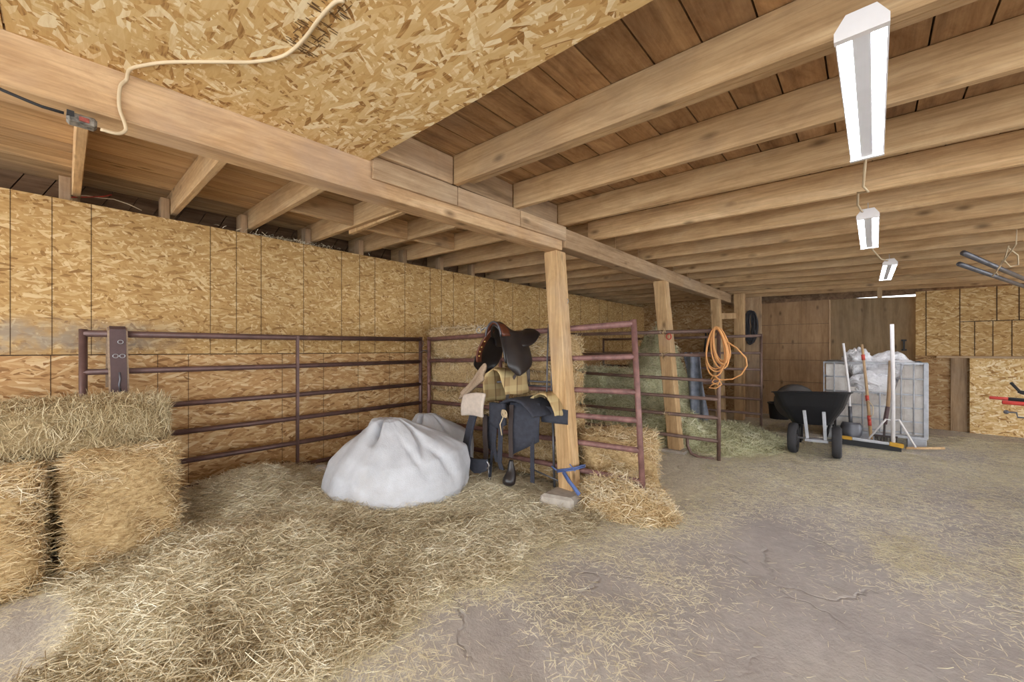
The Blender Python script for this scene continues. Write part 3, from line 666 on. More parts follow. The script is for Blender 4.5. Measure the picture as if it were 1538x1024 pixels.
for c_, (xc, sx_) in enumerate(((-3.63, 1.0), (-2.62, .98))):
    z_ = .02
    for k in range(4):
        h_ = (.375 if c_ == 0 else .345)
        bale((xc + random.uniform(-.02, .02), 3.28 + random.uniform(-.02, .02), z_), (sx_, .5, h_), random.uniform(-.02, .02), M['bb_gold'], M['gold'], 2600,
             'straw bale, %s layer of the stack %s' % (lv[k], 'beside the stall corner chain' if c_ == 0 else 'behind the leather saddle'), 'straw_bale', G2, .03, 0 if k != 2 else 2, (.003, .005), (.04, .11), faces=['y-', 'z+', 'x-'] if c_ == 0 else ['y-', 'x+', 'z+'])
        z_ += h_ + .004
bale((-1.72, 3.42, .0), (.62, .52, .50), .35, M['bb_gold'], M['gold'], 3500, 'slumped straw bale behind the red gate right of the front post', 'straw_bale', None, .07, 0, (.003, .005), (.06, .15), out=.5)
def heap(name, cx, cy, rx, ry, h, n, mat, base, lab, ex=1.3, z0=0., l=(.06, .16), w=(.003, .005), sd=3, flat=1.):
    mbk = MB(); P = []
    f = lambda u, v: h * max(0., 1 - (u * u + v * v) ** ex) ** flat
    K = 40
    for i in range(K + 1):
        a = 2 * PI * i / K
        P.append([(cx + rx * r * math.cos(a), cy + ry * r * math.sin(a), z0 - .03 + (f(r * math.cos(a), r * math.sin(a))) * (.8 + .4 * float(vn(cx + r * math.cos(a), cy + r * math.sin(a), 5., sd)))) for r in [k / 14 for k in range(15)]])
    t = thing(name, (cx, cy, z0), lab, 'hay')
    mbk.grid(P); mbk.build('heap_core', base, t, smooth=True)
    a = RNG.uniform(0, 2 * PI, n); r = np.sqrt(RNG.random(n)) * 1.08
    u, v = r * np.cos(a), r * np.sin(a); z = h * np.clip(1 - (u * u + v * v) ** ex, 0, 1) ** flat
    x = cx + rx * u; y = cy + ry * v
    z = z0 - .02 + z * (.8 + .4 * vn(cx + u, cy + v, 5., sd)) + np.abs(RNG.normal(size=n)) * .015
    z = np.maximum(z, fz(x, y) + .004)
    D = unit(RNG.normal(size=(n, 3)) * np.array([1, 1, .5])); cl = vn(x + z, y + z, 5., sd)
    fibres('loose_stems', np.stack([x, y, z], 1), D, RNG.uniform(*l, n), RNG.uniform(*w, n), mat, parent=t, tone=np.clip(RNG.random(n) * .7 + (cl - .5) * .8 + .15, 0, 1), bend=.25)
    return t
heap('straw_pile', -1.48, 2.98, .42, .27, .24, 4200, M['gold'], M['bb_gold'], 'loose bright straw spilling under the red gate end', flat=.7)
heap('hay_pile', -1.6, 6.15, .78, 1.0, .22, 6500, M['green'], M['bb_green'], 'low pale green hay heap on the ground beyond the orange cord', l=(.06, .18))
G3 = 'green hay bales stacked in the middle stall'
for k, (x_, y_, z_, s_) in enumerate([(-3.55, 5.75, .0, (1.0, .8, .5)), (-3.5, 5.8, .5, (1.0, .8, .45)), (-2.55, 5.85, .0, (.95, .8, .55)), (-2.75, 5.9, .55, (.7, .7, .36))]):
    bale((x_, y_, z_), s_, random.uniform(-.1, .1), M['bb_green'], M['green'], 6500, ['pale green hay bale at the left bottom of the middle stall', 'pale green hay bale on top of the left one in the middle stall', 'green hay bale on the ground behind the middle gate post', 'green hay bale on top, behind the middle gate post'][k], 'hay_bale', G3, .06, 0, (.004, .007), (.06, .16), out=.5)
heap('hay_pile', -2.7, 6.7, .75, .5, 1.62, 4500, M['dust'], M['bb_green'], 'tall yellowish heap of loose hay rising behind the middle gate', ex=.8, l=(.08, .2), w=(.004, .007), flat=.8)
heap('hay_pile', -2.05, 5.5, .55, .4, .5, 3000, M['green'], M['bb_green'], 'green hay spilled against the inside of the middle gate', l=(.08, .18), w=(.004, .006))
b = MB(); P = []
for i in range(13):
    u = i / 12; row = []
    for j in range(17):
        v = j / 16; x_ = -2.22 + .24 * u + .24 * v; y_ = 6.62 - .25 * v + .05 * math.sin(u * 9 + v * 5); z_ = 1.1 * (1 - v) + .1 + .03 * math.sin(u * 14 + v * 3)
        row.append((x_, y_, z_))
    P.append(row)
b.grid(P); tag(b.build('tarp', M['tarp_blue'], smooth=True, solid=.008), 'crumpled blue-grey tarp hanging beside the green hay', 'tarp')

# ------------------------------------------------------------------ white bulk bag
def bulkbag(name, C, rr, rf, H, lab, sd=0, peak=(-.18, 0.), nu=150, nv=64):
    Rv = Vector((.7466, .665, 0)); Fv = Vector((-.665, .7466, 0)); b = MB(); P = []
    left = [(1.0, 0), (1.06, .16), (.96, .36), (.75, .50), (.52, .58), (.36, .64), (.26, .70), (.15, .715), (0, .70)]
    right = [(.9, 0), (1.0, .16), (1.02, .32), (.97, .47), (.72, .56), (.42, .64), (.20, .71), (.12, .715), (0, .70)]
    front = [(1.0, 0), (1.05, .08), (.98, .2), (.82, .36), (.62, .5), (.42, .6), (.24, .69), (.13, .71), (0, .70)]
    def ev(T, t):
        s_ = t * (len(T) - 1); i = min(int(s_), len(T) - 2); f = s_ - i; f = f * f * (3 - 2 * f) * .5 + f * .5
        return (T[i][0] * (1 - f) + T[i + 1][0] * f, T[i][1] * (1 - f) + T[i + 1][1] * f)
    for i in range(nu):
        a = 2 * PI * i / nu; row = []; ca, sa = math.cos(a), math.sin(a)
        wr_, wl_, wf = max(0, ca) ** 2, max(0, -ca) ** 2, sa ** 2
        for j in range(nv):
            t = j / (nv - 1); q = [ev(T, t) for T in (right, left, front)]
            r = q[0][0] * wr_ + q[1][0] * wl_ + q[2][0] * wf; z = q[0][1] * wr_ + q[1][1] * wl_ + q[2][1] * wf
            # gathers running down from the neck, and slack creases lower down
            g = math.sin(a * 5 + 1.6 * math.sin(a * 2 + sd)) ; g2 = math.sin(a * 13 + 4 * t + sd)
            win = sm(.35, .6, t) * (1 - sm(.93, 1., t)); r *= 1 + float(.05 * g * win)
            fold = float(bump(a - .35 * (t - .7), t, 4.3, .74, .13, .19)); fold2 = float(bump(a - 1.3 * (t - .6), t, 5.6, .6, .07, .2)); fold3 = float(bump(a + .8 * (t - .5), t, 5.15, .42, .06, .14))
            fold4 = float(bump(a + .9 * (t - .5), t, 5.5, .34, .05, .13)); lip = float(bump(a - .35 * (t - .7), t, 4.58, .72, .09, .2))
            r *= 1 - .42 * fold - .10 * fold2 - .06 * fold3 - .06 * fold4 + .08 * lip
            z_ = z * H / .7 * (1 - .16 * fold - .07 * fold2 - .04 * fold3 - .04 * fold4)
            r *= 1 + .012 * g2 * float(1 - sm(.5, .9, t))
            nse = float(vn(a * 3 + 5, t * 6, 1.6, sd + 3) - .5) + .5 * float(vn(a * 7 + 5, t * 12, 1.8, sd + 5) - .5)
            r *= 1 + .022 * nse * (1 if t < .9 else 0); z_ += .012 * nse * H * (1 if .1 < t < .9 else 0)
            pk = float(sm(.3, .95, t))
            p = Vector(C) + Rv * (rr * r * ca + peak[0] * rr * pk) + Fv * (rf * r * sa + peak[1] * pk) + Vector((0, 0, z_))
            row.append(p)
        P.append(row)
    b.grid(P, closed_u=True)
    o = b.build(name, M['bag'], smooth=True); tag(o, lab, 'bag'); return o
bulkbag('bulk_bag', (-2.91, 1.854, .05), .57, .42, .64, 'large slumped white woven bulk bag on the hay in front of the stall corner', 0)
bulkbag('bulk_bag', (-3.32, 2.5, .03), .42, .28, .58, 'greyish white bag mostly hidden behind the large white bulk bag', 4, nu=70, nv=36)
bulkbag('feed_sack', (-3.78, 1.62, .03), .2, .13, .16, 'small crumpled grey plastic sack under the bottom rail of the left panel', 2, nu=50, nv=24)

# ------------------------------------------------------------------ girth on the left panel
t = thing('girth_strap', (-4.0, .257, .9), 'dark brown padded girth with fleece edges hung over the left end of the pipe panel', 'girth')
P_ = [(-4.09, .25, 1.0), (-4.085, .252, 1.25), (-4.07, .253, 1.40), (-4.035, .255, 1.425), (-4.005, .255, 1.405), (-3.995, .256, 1.25), (-3.985, .26, 1.1), (-3.98, .262, .92)]
b = MB(); b.strap(P_, (0, .052, 0), .014); b.build('fleece_lining', M['fleece'], t)
b = MB(); b.strap([(x_ + .009, y_, z_ + (.009 if k in (2, 3, 4) else 0)) for k, (x_, y_, z_) in enumerate(P_)][2:], (0, .042, 0), .01); b.build('leather_band', M['girth_brown'], t)
for (y_, z_) in ((.268, 1.325), (.243, 1.225), (.278, 1.225)):
    b = MB(); b.tube([(-3.978, y_ + .014 * math.cos(a), z_ + .013 * math.sin(a)) for a in [2 * PI * k / 14 for k in range(14)]], .0025, 6, closed=True); b.build('ring', M['steel'], t, smooth=True)
b = MB(); b.tube([(-3.972, .262, 1.11), (-3.968, .266, 1.06), (-3.966, .26, 1.02), (-3.966, .268, .97)], .006, 6); b.build('clip', M['steel_dark'], t, smooth=True)

# ------------------------------------------------------------------ saddles
SX = -2.41
t = thing('saddle_rack', (-2.2, 2.9, .1), 'grey wire saddle rack hooked over the rails beside the front post', 'rack')
for dx in (-.03, .02):
    b = MB(); b.tube([(-2.13 + dx, 2.99, 1.42), (-2.13 + dx, 2.98, 1.50), (-2.13 + dx, 2.92, 1.50), (-2.13 + dx, 2.9, 1.2), (-2.12 + dx, 2.88, .86), (-2.12 + dx, 2.86, .72)], .007, 7); b.build('hook_rod', M['steel_dark'], t, smooth=True)
b = MB(); b.tube([(-2.12, 2.89, .98), (-2.38, 2.86, .98), (-2.40, 2.5, .99)], .009, 7); b.tube([(-2.12, 2.89, .94), (-2.36, 2.86, .94)], .008, 7)
for x_ in (-2.34, -2.36): b.tube([(x_, 2.865, .93), (x_, 2.86, 1.12)], .007, 6)
b.tube([(SX, 2.93, 1.26), (SX, 2.62, 1.26)], .012, 8); b.build('arm', M['steel_dark'], t, smooth=True)
for x_, y_ in ((-2.05, 2.83), (-1.935, 2.82)):
    b = MB(); b.tube([(x_, y_, .74), (x_ + .02, y_, .08)], .011, 8); b.build('leg', M['steel_dark'], t, smooth=True)
b = MB(); b.tube([(-2.28, 2.8, .2), (-1.93, 2.82, .14)], .007, 6)
b.build('brace', M['steel_dark'], t, smooth=True)

# leather saddle
t = thing('leather_saddle', (SX, 2.7, 1.0), 'dark brown leather english saddle on the upper rack, pommel towards the camera', 'saddle')
b = MB(); P = []
prof = [(2.46, 1.47, .055, .10), (2.50, 1.515, .075, .13), (2.56, 1.50, .085, .15), (2.64, 1.445, .10, .15), (2.72, 1.43, .13, .15), (2.80, 1.43, .14, .14), (2.88, 1.44, .14, .10), (2.94, 1.455, .125, .06), (2.965, 1.45, .11, .045)]
for (y_, zt, hw, dr_) in prof:
    row = []
    for k in range(17):
        u = -1 + 2 * k / 16; a = u * PI / 2
        row.append((SX + hw * math.sin(a) * (1 + .25 * abs(u) ** 3), y_ + .05 * abs(u) ** 2 * (1 if y_ < 2.6 else -.6), zt - dr_ * (1 - math.cos(a)) * 1.0 + .012 * abs(u) * (1 if y_ > 2.7 else 0)))
    P.append(row)
b.grid(P); b.build('seat', M['leather'], t, smooth=True, solid=.022, subsurf=1)
for s_ in (-1, 1):
    # flap: rounded teardrop, flaring outwards
    oy = .5; P = []; N_ = 15
    for i in range(N_):
        v = i / (N_ - 1); z_ = 1.43 - .385 * v
        y0 = 2.50 - .055 * math.sin(v * PI * .75) + (.0 if v < .8 else (v - .8) * .55); y1 = 2.76 + .03 * math.sin(v * PI) - (.0 if v < .7 else ((v - .7) / .3) ** 2 * .17)
        xo = .075 + (.17 if s_ < 0 else .105) * math.sin(min(1, v * 1.05) * PI / 2)
        P.append([(SX + s_ * (xo + .02 * math.sin(j / 9 * PI)), y0 + (y1 - y0) * j / 9, z_) for j in range(10)])
    b = MB(); b.grid(P); b.build('flap', M['leather'], t, smooth=True, solid=.012, subsurf=1)
    P = []
    for i in range(10):
        v = i / 9; z_ = 1.445 - .29 * v
        xo = .05 + (.15 if s_ < 0 else .095) * math.sin(min(1, v * 1.05) * PI / 2)
        P.append([(SX + s_ * xo, 2.475 - .035 * math.sin(v * PI * .75) + .065 * j / 4, z_) for j in range(5)])
    b = MB(); b.grid(P); pn_ = b.build('panel', M['leather_brown'] if s_ < 0 else M['leather'], t, smooth=True, solid=.02, subsurf=1)
    if s_ < 0: pn_['label'] = 'red-brown leather panel'
    for v in ((.35, .52, .66, .8) if s_ < 0 else ()):
        xo = .05 + .15 * math.sin(v * 1.05 * PI / 2)
        bb = MB(); bb.lathe((SX + s_ * (xo - .014), 2.495 - .03 * math.sin(v * PI * .75), 1.445 - .29 * v), (-s_, -.6, 0), [(0, .006), (.006, .005), (.009, 0)], 10); bb.build('brass_stud', M['brass'], pn_, smooth=True)
P = []
for i in range(15):
    a = PI * (i / 14); P.append([(SX + .085 * math.cos(a) * (1 + .3 * (1 - math.sin(a))), 2.462 + .09 * j / 4, 1.385 + .115 * math.sin(a)) for j in range(5)])
b = MB(); b.grid(P); b.build('gullet', M['leather_brown'], t, smooth=True, solid=.018)
b = MB(); b.tube([(SX + .09 * math.cos(a), 2.458, 1.385 + .125 * math.sin(a)) for a in [PI * k / 14 for k in range(15)]], .008, 7); b.build('pommel_edge', M['steel_dark'], t, smooth=True)
b = MB(); b.tube([(SX + .118 * math.cos(a), 2.955 - .02 * math.sin(a), 1.40 + .055 * math.sin(a)) for a in [PI * k / 12 for k in range(13)]], [.012 + .006 * math.sin(PI * k / 12) for k in range(13)], 8); b.build('cantle', M['leather'], t, smooth=True)
b = MB(); b.tube([(SX - .19 + .03 * math.cos(a), 2.47, 1.445 + .028 * math.sin(a)) for a in [2 * PI * k / 12 for k in range(12)]], .004, 6, closed=True); b.tube([(SX - .16, 2.47, 1.44), (SX - .07, 2.47, 1.475)], .006, 6); b.build('ring', M['steel'], t, smooth=True)
b = MB(); b.strap([(SX + .15, 2.62, 1.1), (SX + .06, 2.60, .95), (SX + .05, 2.57, .8), (SX + .10, 2.55, .70), (SX + .14, 2.53, .66)], (.009, .009, 0), .006); b.build('billet_strap', M['strap'], t)

# blankets and pads
def drape(name, pts_rows, mat, lab, cat, th=.012, group=None):
    b = MB(); b.grid(pts_rows); o = b.build(name, mat, smooth=True, solid=th, subsurf=1); return tag(o, lab, cat, group)
def arch(cx, y0, y1, ztop, hw, zl_, zr_, nu=17, nv=8, wob=.012, sp=1.):
    R_ = []
    for j in range(nv):
        v = j / (nv - 1); row = []
        for k in range(nu):
            u = -1 + 2 * k / (nu - 1)
            if abs(u) < .35: x_ = u / .35 * hw * .55; z_ = ztop - .03 * (u / .35) ** 2
            else:
                s_ = (abs(u) - .35) / .65; zb = zl_ if u < 0 else zr_; x_ = math.copysign(hw * (.55 + .45 * math.sin(s_ * PI / 2) * sp), u); z_ = (ztop - .03) * (1 - s_) + zb * s_
            row.append((cx + x_ + wob * math.sin(v * 9 + k), y0 + (y1 - y0) * v + wob * math.sin(k * 1.3), z_ + wob * .6 * math.sin(v * 7 + k * .8)))
        R_.append(row)
    return R_
drape('plaid_blanket', arch(-2.42, 2.46, 2.8, 1.10, .14, .80, .88), M['plaid'], 'tan and yellow plaid blanket folded over the rack under the leather saddle', 'blanket', .02)
drape('fleece_pad', [[(-2.86 + .36 * u + .02 * math.sin(v * 6), 2.47 + .02 * math.sin(u * 5), .845 + .30 * u + .02 - .16 * v * (.4 + .6 * u)) for v in [j / 7 for j in range(8)]] for u in [i / 9 for i in range(10)]], M['fleece'], 'brown fleece pad poking out left of the plaid blanket', 'pad', .035)
drape('saddle_pad', [[(-2.765 + .29 * u - .03 * v, 2.44 - .02 * math.sin(v * 3), .86 + .03 * u - .20 * v - .02 * u * v + .015 * math.sin(3 * u)) for v in [j / 7 for j in range(8)]] for u in [i / 9 for i in range(10)]], M['pad_beige'], 'pale beige quilted pad hanging under the fleece pad', 'pad', .03)
drape('saddle_blanket', arch(-2.06, 2.66, 2.84, .90, .15, .76, .72, wob=.008), M['plaid'], 'folded olive plaid cloth on the black saddle next to the front post', 'blanket', .018)
# black synthetic saddle
t = thing('synthetic_saddle', (-2.25, 2.65, .7), 'black synthetic western saddle hanging on the lower rack below the plaid blanket', 'saddle')
b = MB(); b.grid(arch(-2.22, 2.48, 2.82, .85, .22, .70, .72, wob=.004)); b.build('seat', M['nylon'], t, smooth=True, solid=.03, subsurf=1)
b = MB(); b.grid([[(-2.29 + .24 * u + .01 * math.sin(v * 4), 2.55 + .1 * u - .02 * math.sin(v * 3), .82 - (.46 - .14 * u) * v) for v in [j / 8 for j in range(9)]] for u in [i / 6 for i in range(7)]]); b.build('fender', M['nylon'], t, smooth=True, solid=.016)
b = MB(); b.grid([[(-2.07 + .2 * u, 2.70 + .1 * u, .80 - .035 * u - (.14 - .02 * u) * v) for v in [j / 6 for j in range(7)]] for u in [i / 6 for i in range(7)]]); b.build('skirt', M['nylon'], t, smooth=True, solid=.03)
b = MB(); b.grid([[(-2.47 + .17 * u, 2.49, .81 - .22 * v * (1 - .35 * abs(u - .5))) for v in [j / 6 for j in range(7)]] for u in [i / 6 for i in range(7)]]); b.build('fork', M['nylon'], t, smooth=True, solid=.04)
b = MB(); b.grid([[(-2.62 + .12 * u, 2.58, .66 - (.27 + .06 * u) * v) for v in [j / 6 for j in range(7)]] for u in [i / 5 for i in range(6)]]); b.build('fender', M['nylon'], t, smooth=True, solid=.016)
# stirrups
b = MB(); b.strap([(-2.26, 2.53, .80), (-2.265, 2.52, .6), (-2.25, 2.51, .36)], (.022, .0, 0), .008); b.build('stirrup_leather', M['strap'], t)
b = MB(); b.tube(smooth([(-2.245, 2.51, .34), (-2.245, 2.505, .30), (-2.24, 2.50, .23), (-2.24, 2.47, .165), (-2.24, 2.46, .135)], 3), [.018, .02, .022, .026, .03, .036, .044, .05, .055, .056, .05, .04, .025], 12); b.build('stirrup', M['leather'], t, smooth=True)
b = MB(); b.strap([(-2.60, 2.55, .68), (-2.585, 2.53, .5), (-2.56, 2.52, .36), (-2.555, 2.51, .24)], (.028, 0, 0), .008); b.build('stirrup_leather', M['strap'], t)
b = MB(); b.tube([(-2.61, 2.49, .13), (-2.60, 2.50, .22), (-2.555, 2.51, .25), (-2.505, 2.5, .22), (-2.49, 2.49, .13)], .008, 7); b.strap([(-2.615, 2.47, .115), (-2.485, 2.47, .125)], (0, .03, 0), .014); b.build('stirrup', M['steel'], t, smooth=True)
for pts_, w_ in (([(-2.11, 2.62, .68), (-2.10, 2.61, .42), (-2.09, 2.60, .16)], .02), ([(-2.44, 2.5, .66), (-2.45, 2.49, .4), (-2.475, 2.48, .12)], .014), ([(-2.33, 2.47, .72), (-2.325, 2.46, .5), (-2.33, 2.455, .32), (-2.30, 2.45, .26)], .024), ([(-2.40, 2.48, .62), (-2.41, 2.47, .45), (-2.37, 2.46, .31)], .018)):
    b = MB(); b.strap(pts_, (w_, 0, 0), .007); b.build('tie_strap', M['nylon'], t)
b = MB()
for k in range(4): b.tube([(-2.29 + .012 * k + .02 * math.cos(a + k), 2.46 - .006 * k, .735 + .03 * math.sin(a)) for a in [2 * PI * q_ / 10 for q_ in range(10)]], .005, 5, closed=True)
b.tube([(-2.28, 2.455, .72), (-2.32, 2.45, .64), (-2.30, 2.45, .55)], .005, 5); b.build('cinch_knot', M['cord_white'], t, smooth=True)
# wide black girth looping down on the left
G_ = [(-2.63, 2.5, .83), (-2.645, 2.47, .74), (-2.66, 2.42, .58), (-2.665, 2.38, .42), (-2.645, 2.36, .34), (-2.60, 2.35, .285), (-2.53, 2.35, .27), (-2.46, 2.36, .28), (-2.39, 2.37, .30)]
Wd = [(.05, 0, .012), (.048, 0, .012), (.045, 0, .005), (.045, 0, -.005), (.05, 0, -.03), (.03, 0, -.055), (.005, 0, -.062), (-.005, 0, -.06), (-.002, 0, -.05)]
t = thing('girth', (-2.7, 2.47, .2), 'wide black padded girth looping down left of the black saddle', 'girth')
b = MB(); b.strap(G_, Wd, .026); b.build('pad', M['nylon'], t, bevel=.006)
b = MB(); b.tube([(-2.39, 2.365, .33), (-2.36, 2.365, .30), (-2.39, 2.365, .27)], .005, 6); b.build('buckle', M['steel'], t)

# ------------------------------------------------------------------ lights
def fixture(x0, y0, x1, y1, lab, zb=2.19):
    A, B = Vector((x0, y0, zb)), Vector((x1, y1, zb)); d = (B - A).normalized(); s_ = Vector((d.y, -d.x, 0))
    t = thing('shop_light', (x0, y0, zb), lab, 'light', 'hanging shop lights'); at = lambda f, u, z: A.lerp(B, f) + s_ * u + Vector((0, 0, z))
    pr = [(-.059, -.008), (-.061, .012), (-.03, .048), (.03, .048), (.061, .012), (.059, -.008), (.056, -.008), (.052, .03), (.021, .03), (.021, -.004), (-.021, -.004), (-.021, .03), (-.052, .03), (-.056, -.008)]
    b = MB(); n = len(pr); b.add([at(0, u, z) for u, z in pr] + [at(1, u, z) for u, z in pr], [(i, (i + 1) % n, n + (i + 1) % n, n + i) for i in range(n)]); b.build('reflector', M['white_enamel'], t)
    for f in (0, 1):
        b = MB(); e = -.022 / (B - A).length * (1 if f == 0 else -1); q = [(-.061, -.012), (.061, -.012), (.061, .014), (.034, .056), (-.034, .056), (-.061, .014)]
        b.add([at(f, u, z) for u, z in q] + [at(f + e, u, z) for u, z in q], [tuple(range(6)), tuple(range(11, 5, -1))] + [(i, (i + 1) % 6, 6 + (i + 1) % 6, 6 + i) for i in range(6)]); b.build('end_cap', M['white_paint'], t)
    for u in (-.037, .037):
        b = MB(); b.tube([at(.01, u, .006), at(.99, u, .006)], .0125, 10); b.build('led_tube', M['tube'], t, smooth=True)
    for f in (.12, .88):
        b = MB(); b.tube([at(f, 0, .048), at(f, 0, zj(A.x) - zb + .05)], .0025, 5); b.build('hanger', M['steel'], t)
    return t
fixture(-.015, 1.54, -.005, 2.53, 'largest white two-tube shop light, hanging nearest the camera')
fixture(-.002, 3.72, .008, 4.80, 'white two-tube shop light in the middle of the row of three')
fixture(.175, 5.92, .165, 7.15, 'small far white shop light over the sliding door')
b = MB(); b.tube([(0, 2.53, 2.235), (-.01, 2.62, 2.2), (-.02, 2.8, 2.13), (.0, 2.95, 2.14), (-.045, 3.1, 2.19), (-.05, 3.35, 2.19), (-.035, 3.55, 2.2), (-.03, 3.70, 2.23)], .006, 6)
tag(b.build('cord', M['cord_white'], smooth=True), 'white cord hanging between the first and second shop lights', 'cord')
b = MB(); b.tube([(.01, 4.80, 2.235), (.03, 5.0, 2.2), (.07, 5.3, 2.19), (.10, 5.6, 2.2), (.16, 5.92, 2.23)], .007, 6)
tag(b.build('cord', M['cord_white'], smooth=True), 'white cord hanging between the second and third shop lights', 'cord')
b = MB(); b.box(.11, .17, 8.9, 8.95, 2.12, zj(.1) + .02); tag(b.build('hanging_block', M['wood_z']), 'small wooden block hanging under the joists before the sliding door', 'block')
# cable over the near ceiling sheet and down the girder
k_ = 1.068; c1 = [(-1.05, .50), (-1.076, .487), (-1.162, .483), (-1.288, .485), (-1.409, .47), (-1.516, .415), (-1.601, .343), (-1.733, .234), (-1.824, .178), (-1.89, .15)]
pts_ = [(x_ * k_, y_ * k_, zj(x_ * k_) - .036) for x_, y_ in c1]
g2 = [(.155, 2.275), (.138, 2.24), (.136, 2.165), (.15, 2.112), (.152, 2.085), (.13, 2.065), (.087, 2.064)]
pts_ += [(ga(y_) + .012, y_, z_) for y_, z_ in g2]
b = MB(); b.tube(smooth(pts_), .006, 8); tag(b.build('cable', M['cord_white'], smooth=True), 'cream electric cable stapled across the ceiling sheet and down the girder', 'cable')
t = thing('junction_box', (ga(.03) + .02, .03, 2.05), 'grimy grey electrical box with a red insert under the girder at upper left', 'box')
b = MB(); b.box(ga(.03) - .05, ga(.03) + .012, .005, .08, 2.07, 2.1); b.build('box', M['box_grimy'], t, bevel=.008)
b = MB(); b.box(ga(.03) + .010, ga(.03) + .016, .035, .06, 2.074, 2.088); b.build('insert', M['red_dull'], t)
b = MB(); b.box(ga(.03) + .005, ga(.03) + .016, .006, .024, 2.082, 2.1); b.build('plug', M['black'], t)
b = MB(); b.tube([(ga(0) + .012, .0, 2.085), (ga(0) + .012, -.05, 2.085), (ga(0) + .012, -.08, 2.09), (ga(0) + .012, -.13, 2.10), (ga(0) + .012, -.2, 2.12), (ga(0) + .01, -.5, 2.12)], .005, 6)
tag(b.build('cable', M['black'], smooth=True), 'black cable running left from the junction box along the girder', 'cable')

# ------------------------------------------------------------------ orange cord on the middle gate, cable coil on the far post
b = MB(); pts_ = []
cx_, zt_ = -1.285, 1.53
for k in range(8):
    off = random.uniform(-.04, .04); wz = random.uniform(.38, .55); ww = random.uniform(.05, .095); yk = 4.955 - .008 * k + random.uniform(-.01, .01)
    for q_ in range(24):
        a = PI / 2 + 2 * PI * q_ / 24
        pts_.append((cx_ + off * (1 - math.sin(a)) + ww * math.cos(a) * (1.1 - .25 * math.sin(a)) * 1.0, yk, zt_ - wz / 2 + wz / 2 * math.sin(a) - .012 * (k % 3)))
b.tube(pts_, .0092, 6)
b.tube([(-1.22, 4.94, 1.42), (-1.19, 4.92, 1.37), (-1.08, 4.91, 1.29), (-.985, 4.9, 1.18), (-.975, 4.9, 1.10), (-1.03, 4.91, 1.0), (-1.12, 4.92, .945), (-1.22, 4.93, .93), (-1.31, 4.93, .935), (-1.33, 4.92, .90), (-1.27, 4.92, .87), (-1.25, 4.92, .93), (-1.31, 4.91, .98), (-1.34, 4.92, .93)], .0085, 6)
b.tube([(-1.26, 4.925, .93), (-1.23, 4.92, .88), (-1.29, 4.92, .83), (-1.36, 4.92, .835), (-1.33, 4.92, .87), (-1.27, 4.92, .895)], .008, 6)
tag(b.build('extension_cord', M['cord_orange'], smooth=True), 'coiled orange extension cord hanging on the middle gate end post', 'cord')
def coil(name, cx, y, ztop, w, h, n, r, mat, lab, cat):
    b = MB(); p = []
    for k in range(n):
        o_ = random.uniform(-.02, .02); hh = h * random.uniform(.82, 1.); ww = w * random.uniform(.15, 1.)
        for q_ in range(20):
            a = PI / 2 + 2 * PI * q_ / 20; p.append((cx + o_ + ww / 2 * math.cos(a), y - random.uniform(0, .06), ztop - hh / 2 + hh / 2 * math.sin(a)))
    b.tube(p, r, 6); return tag(b.build(name, mat, smooth=True), lab, cat)
coil('cable_coil', -1.72, 8.98, 2.03, .24, .66, 18, .012, M['rubber'], 'black cable coil hanging right of the farthest post', 'cable')
coil('lead_rope', -1.66, 9.1, 1.02, .12, .5, 5, .012, M['steel_dark'], 'grey rope and tack bundle hanging low right of the farthest post', 'rope')
b = MB(); b.box(-1.82, -1.55, 9.0, 9.05, -.1, 2.3); tag(b.build('board', M['wood_old_z'], bevel=.004), 'grey upright board behind the black cable coil', 'board')
b = MB(); b.tube([(-2.78, 9.76, 1.72), (-2.76, 9.74, 1.55), (-2.80, 9.74, 1.2)], .02, 6); b.tube([(-2.70, 9.76, 1.75), (-2.70, 9.74, 1.25)], .014, 6)
tag(b.build('bridle', M['black'], smooth=True), 'dark tack straps hanging on the back wall between the posts', 'tack')
b = MB(); b.tube([(-1.83 + .03 * math.cos(a), 4.95, 1.43 + .035 * math.sin(a)) for a in [2 * PI * k / 12 for k in range(12)]], .007, 6, closed=True); 
tag(b.build('snap_ring', M['red_tape'], smooth=True), 'red snap ring hanging by the middle gate post', 'ring')

# ------------------------------------------------------------------ wheelbarrow
t = thing('wheelbarrow', (-.48, 6.2, 0), 'black two-wheeled wheelbarrow parked in front of the caged tank', 'wheelbarrow')
def rrect(cx, cy, z0, hx, hy, rad, tilt, n=5):
    out_ = []
    for (sx_, sy_, a0) in ((1, 1, 0), (-1, 1, PI / 2), (-1, -1, PI), (1, -1, 1.5 * PI)):
        for k in range(n):
            a = a0 + PI / 2 * k / (n - 1); x_ = sx_ * (hx - rad) + rad * math.cos(a); y_ = sy_ * (hy - rad) + rad * math.sin(a)
            out_.append((cx + x_, cy + y_, z0 - tilt * (y_ + hy)))
    return out_
tb = [(.17, .24, .335), (.19, .28, .345), (.315, .42, .58), (.365, .50, .745), (.385, .52, .758), (.39, .525, .75)]
TX, TY = -.535, 6.45
P = [[(x_, y_, z_ + .045 * (x_ - TX)) for x_, y_, z_ in rrect(TX + .0, TY, zz_, hx, hy, .09, .07)] for hx, hy, zz_ in tb]
b = MB(); n_ = len(P[0]); b.grid([[P[j][i] for j in range(len(P))] for i in range(n_)], closed_u=True)
b.add(P[0], [tuple(range(n_ - 1, -1, -1))]); b.build('tub', M['tub_black'], t, smooth=False, solid=.008)
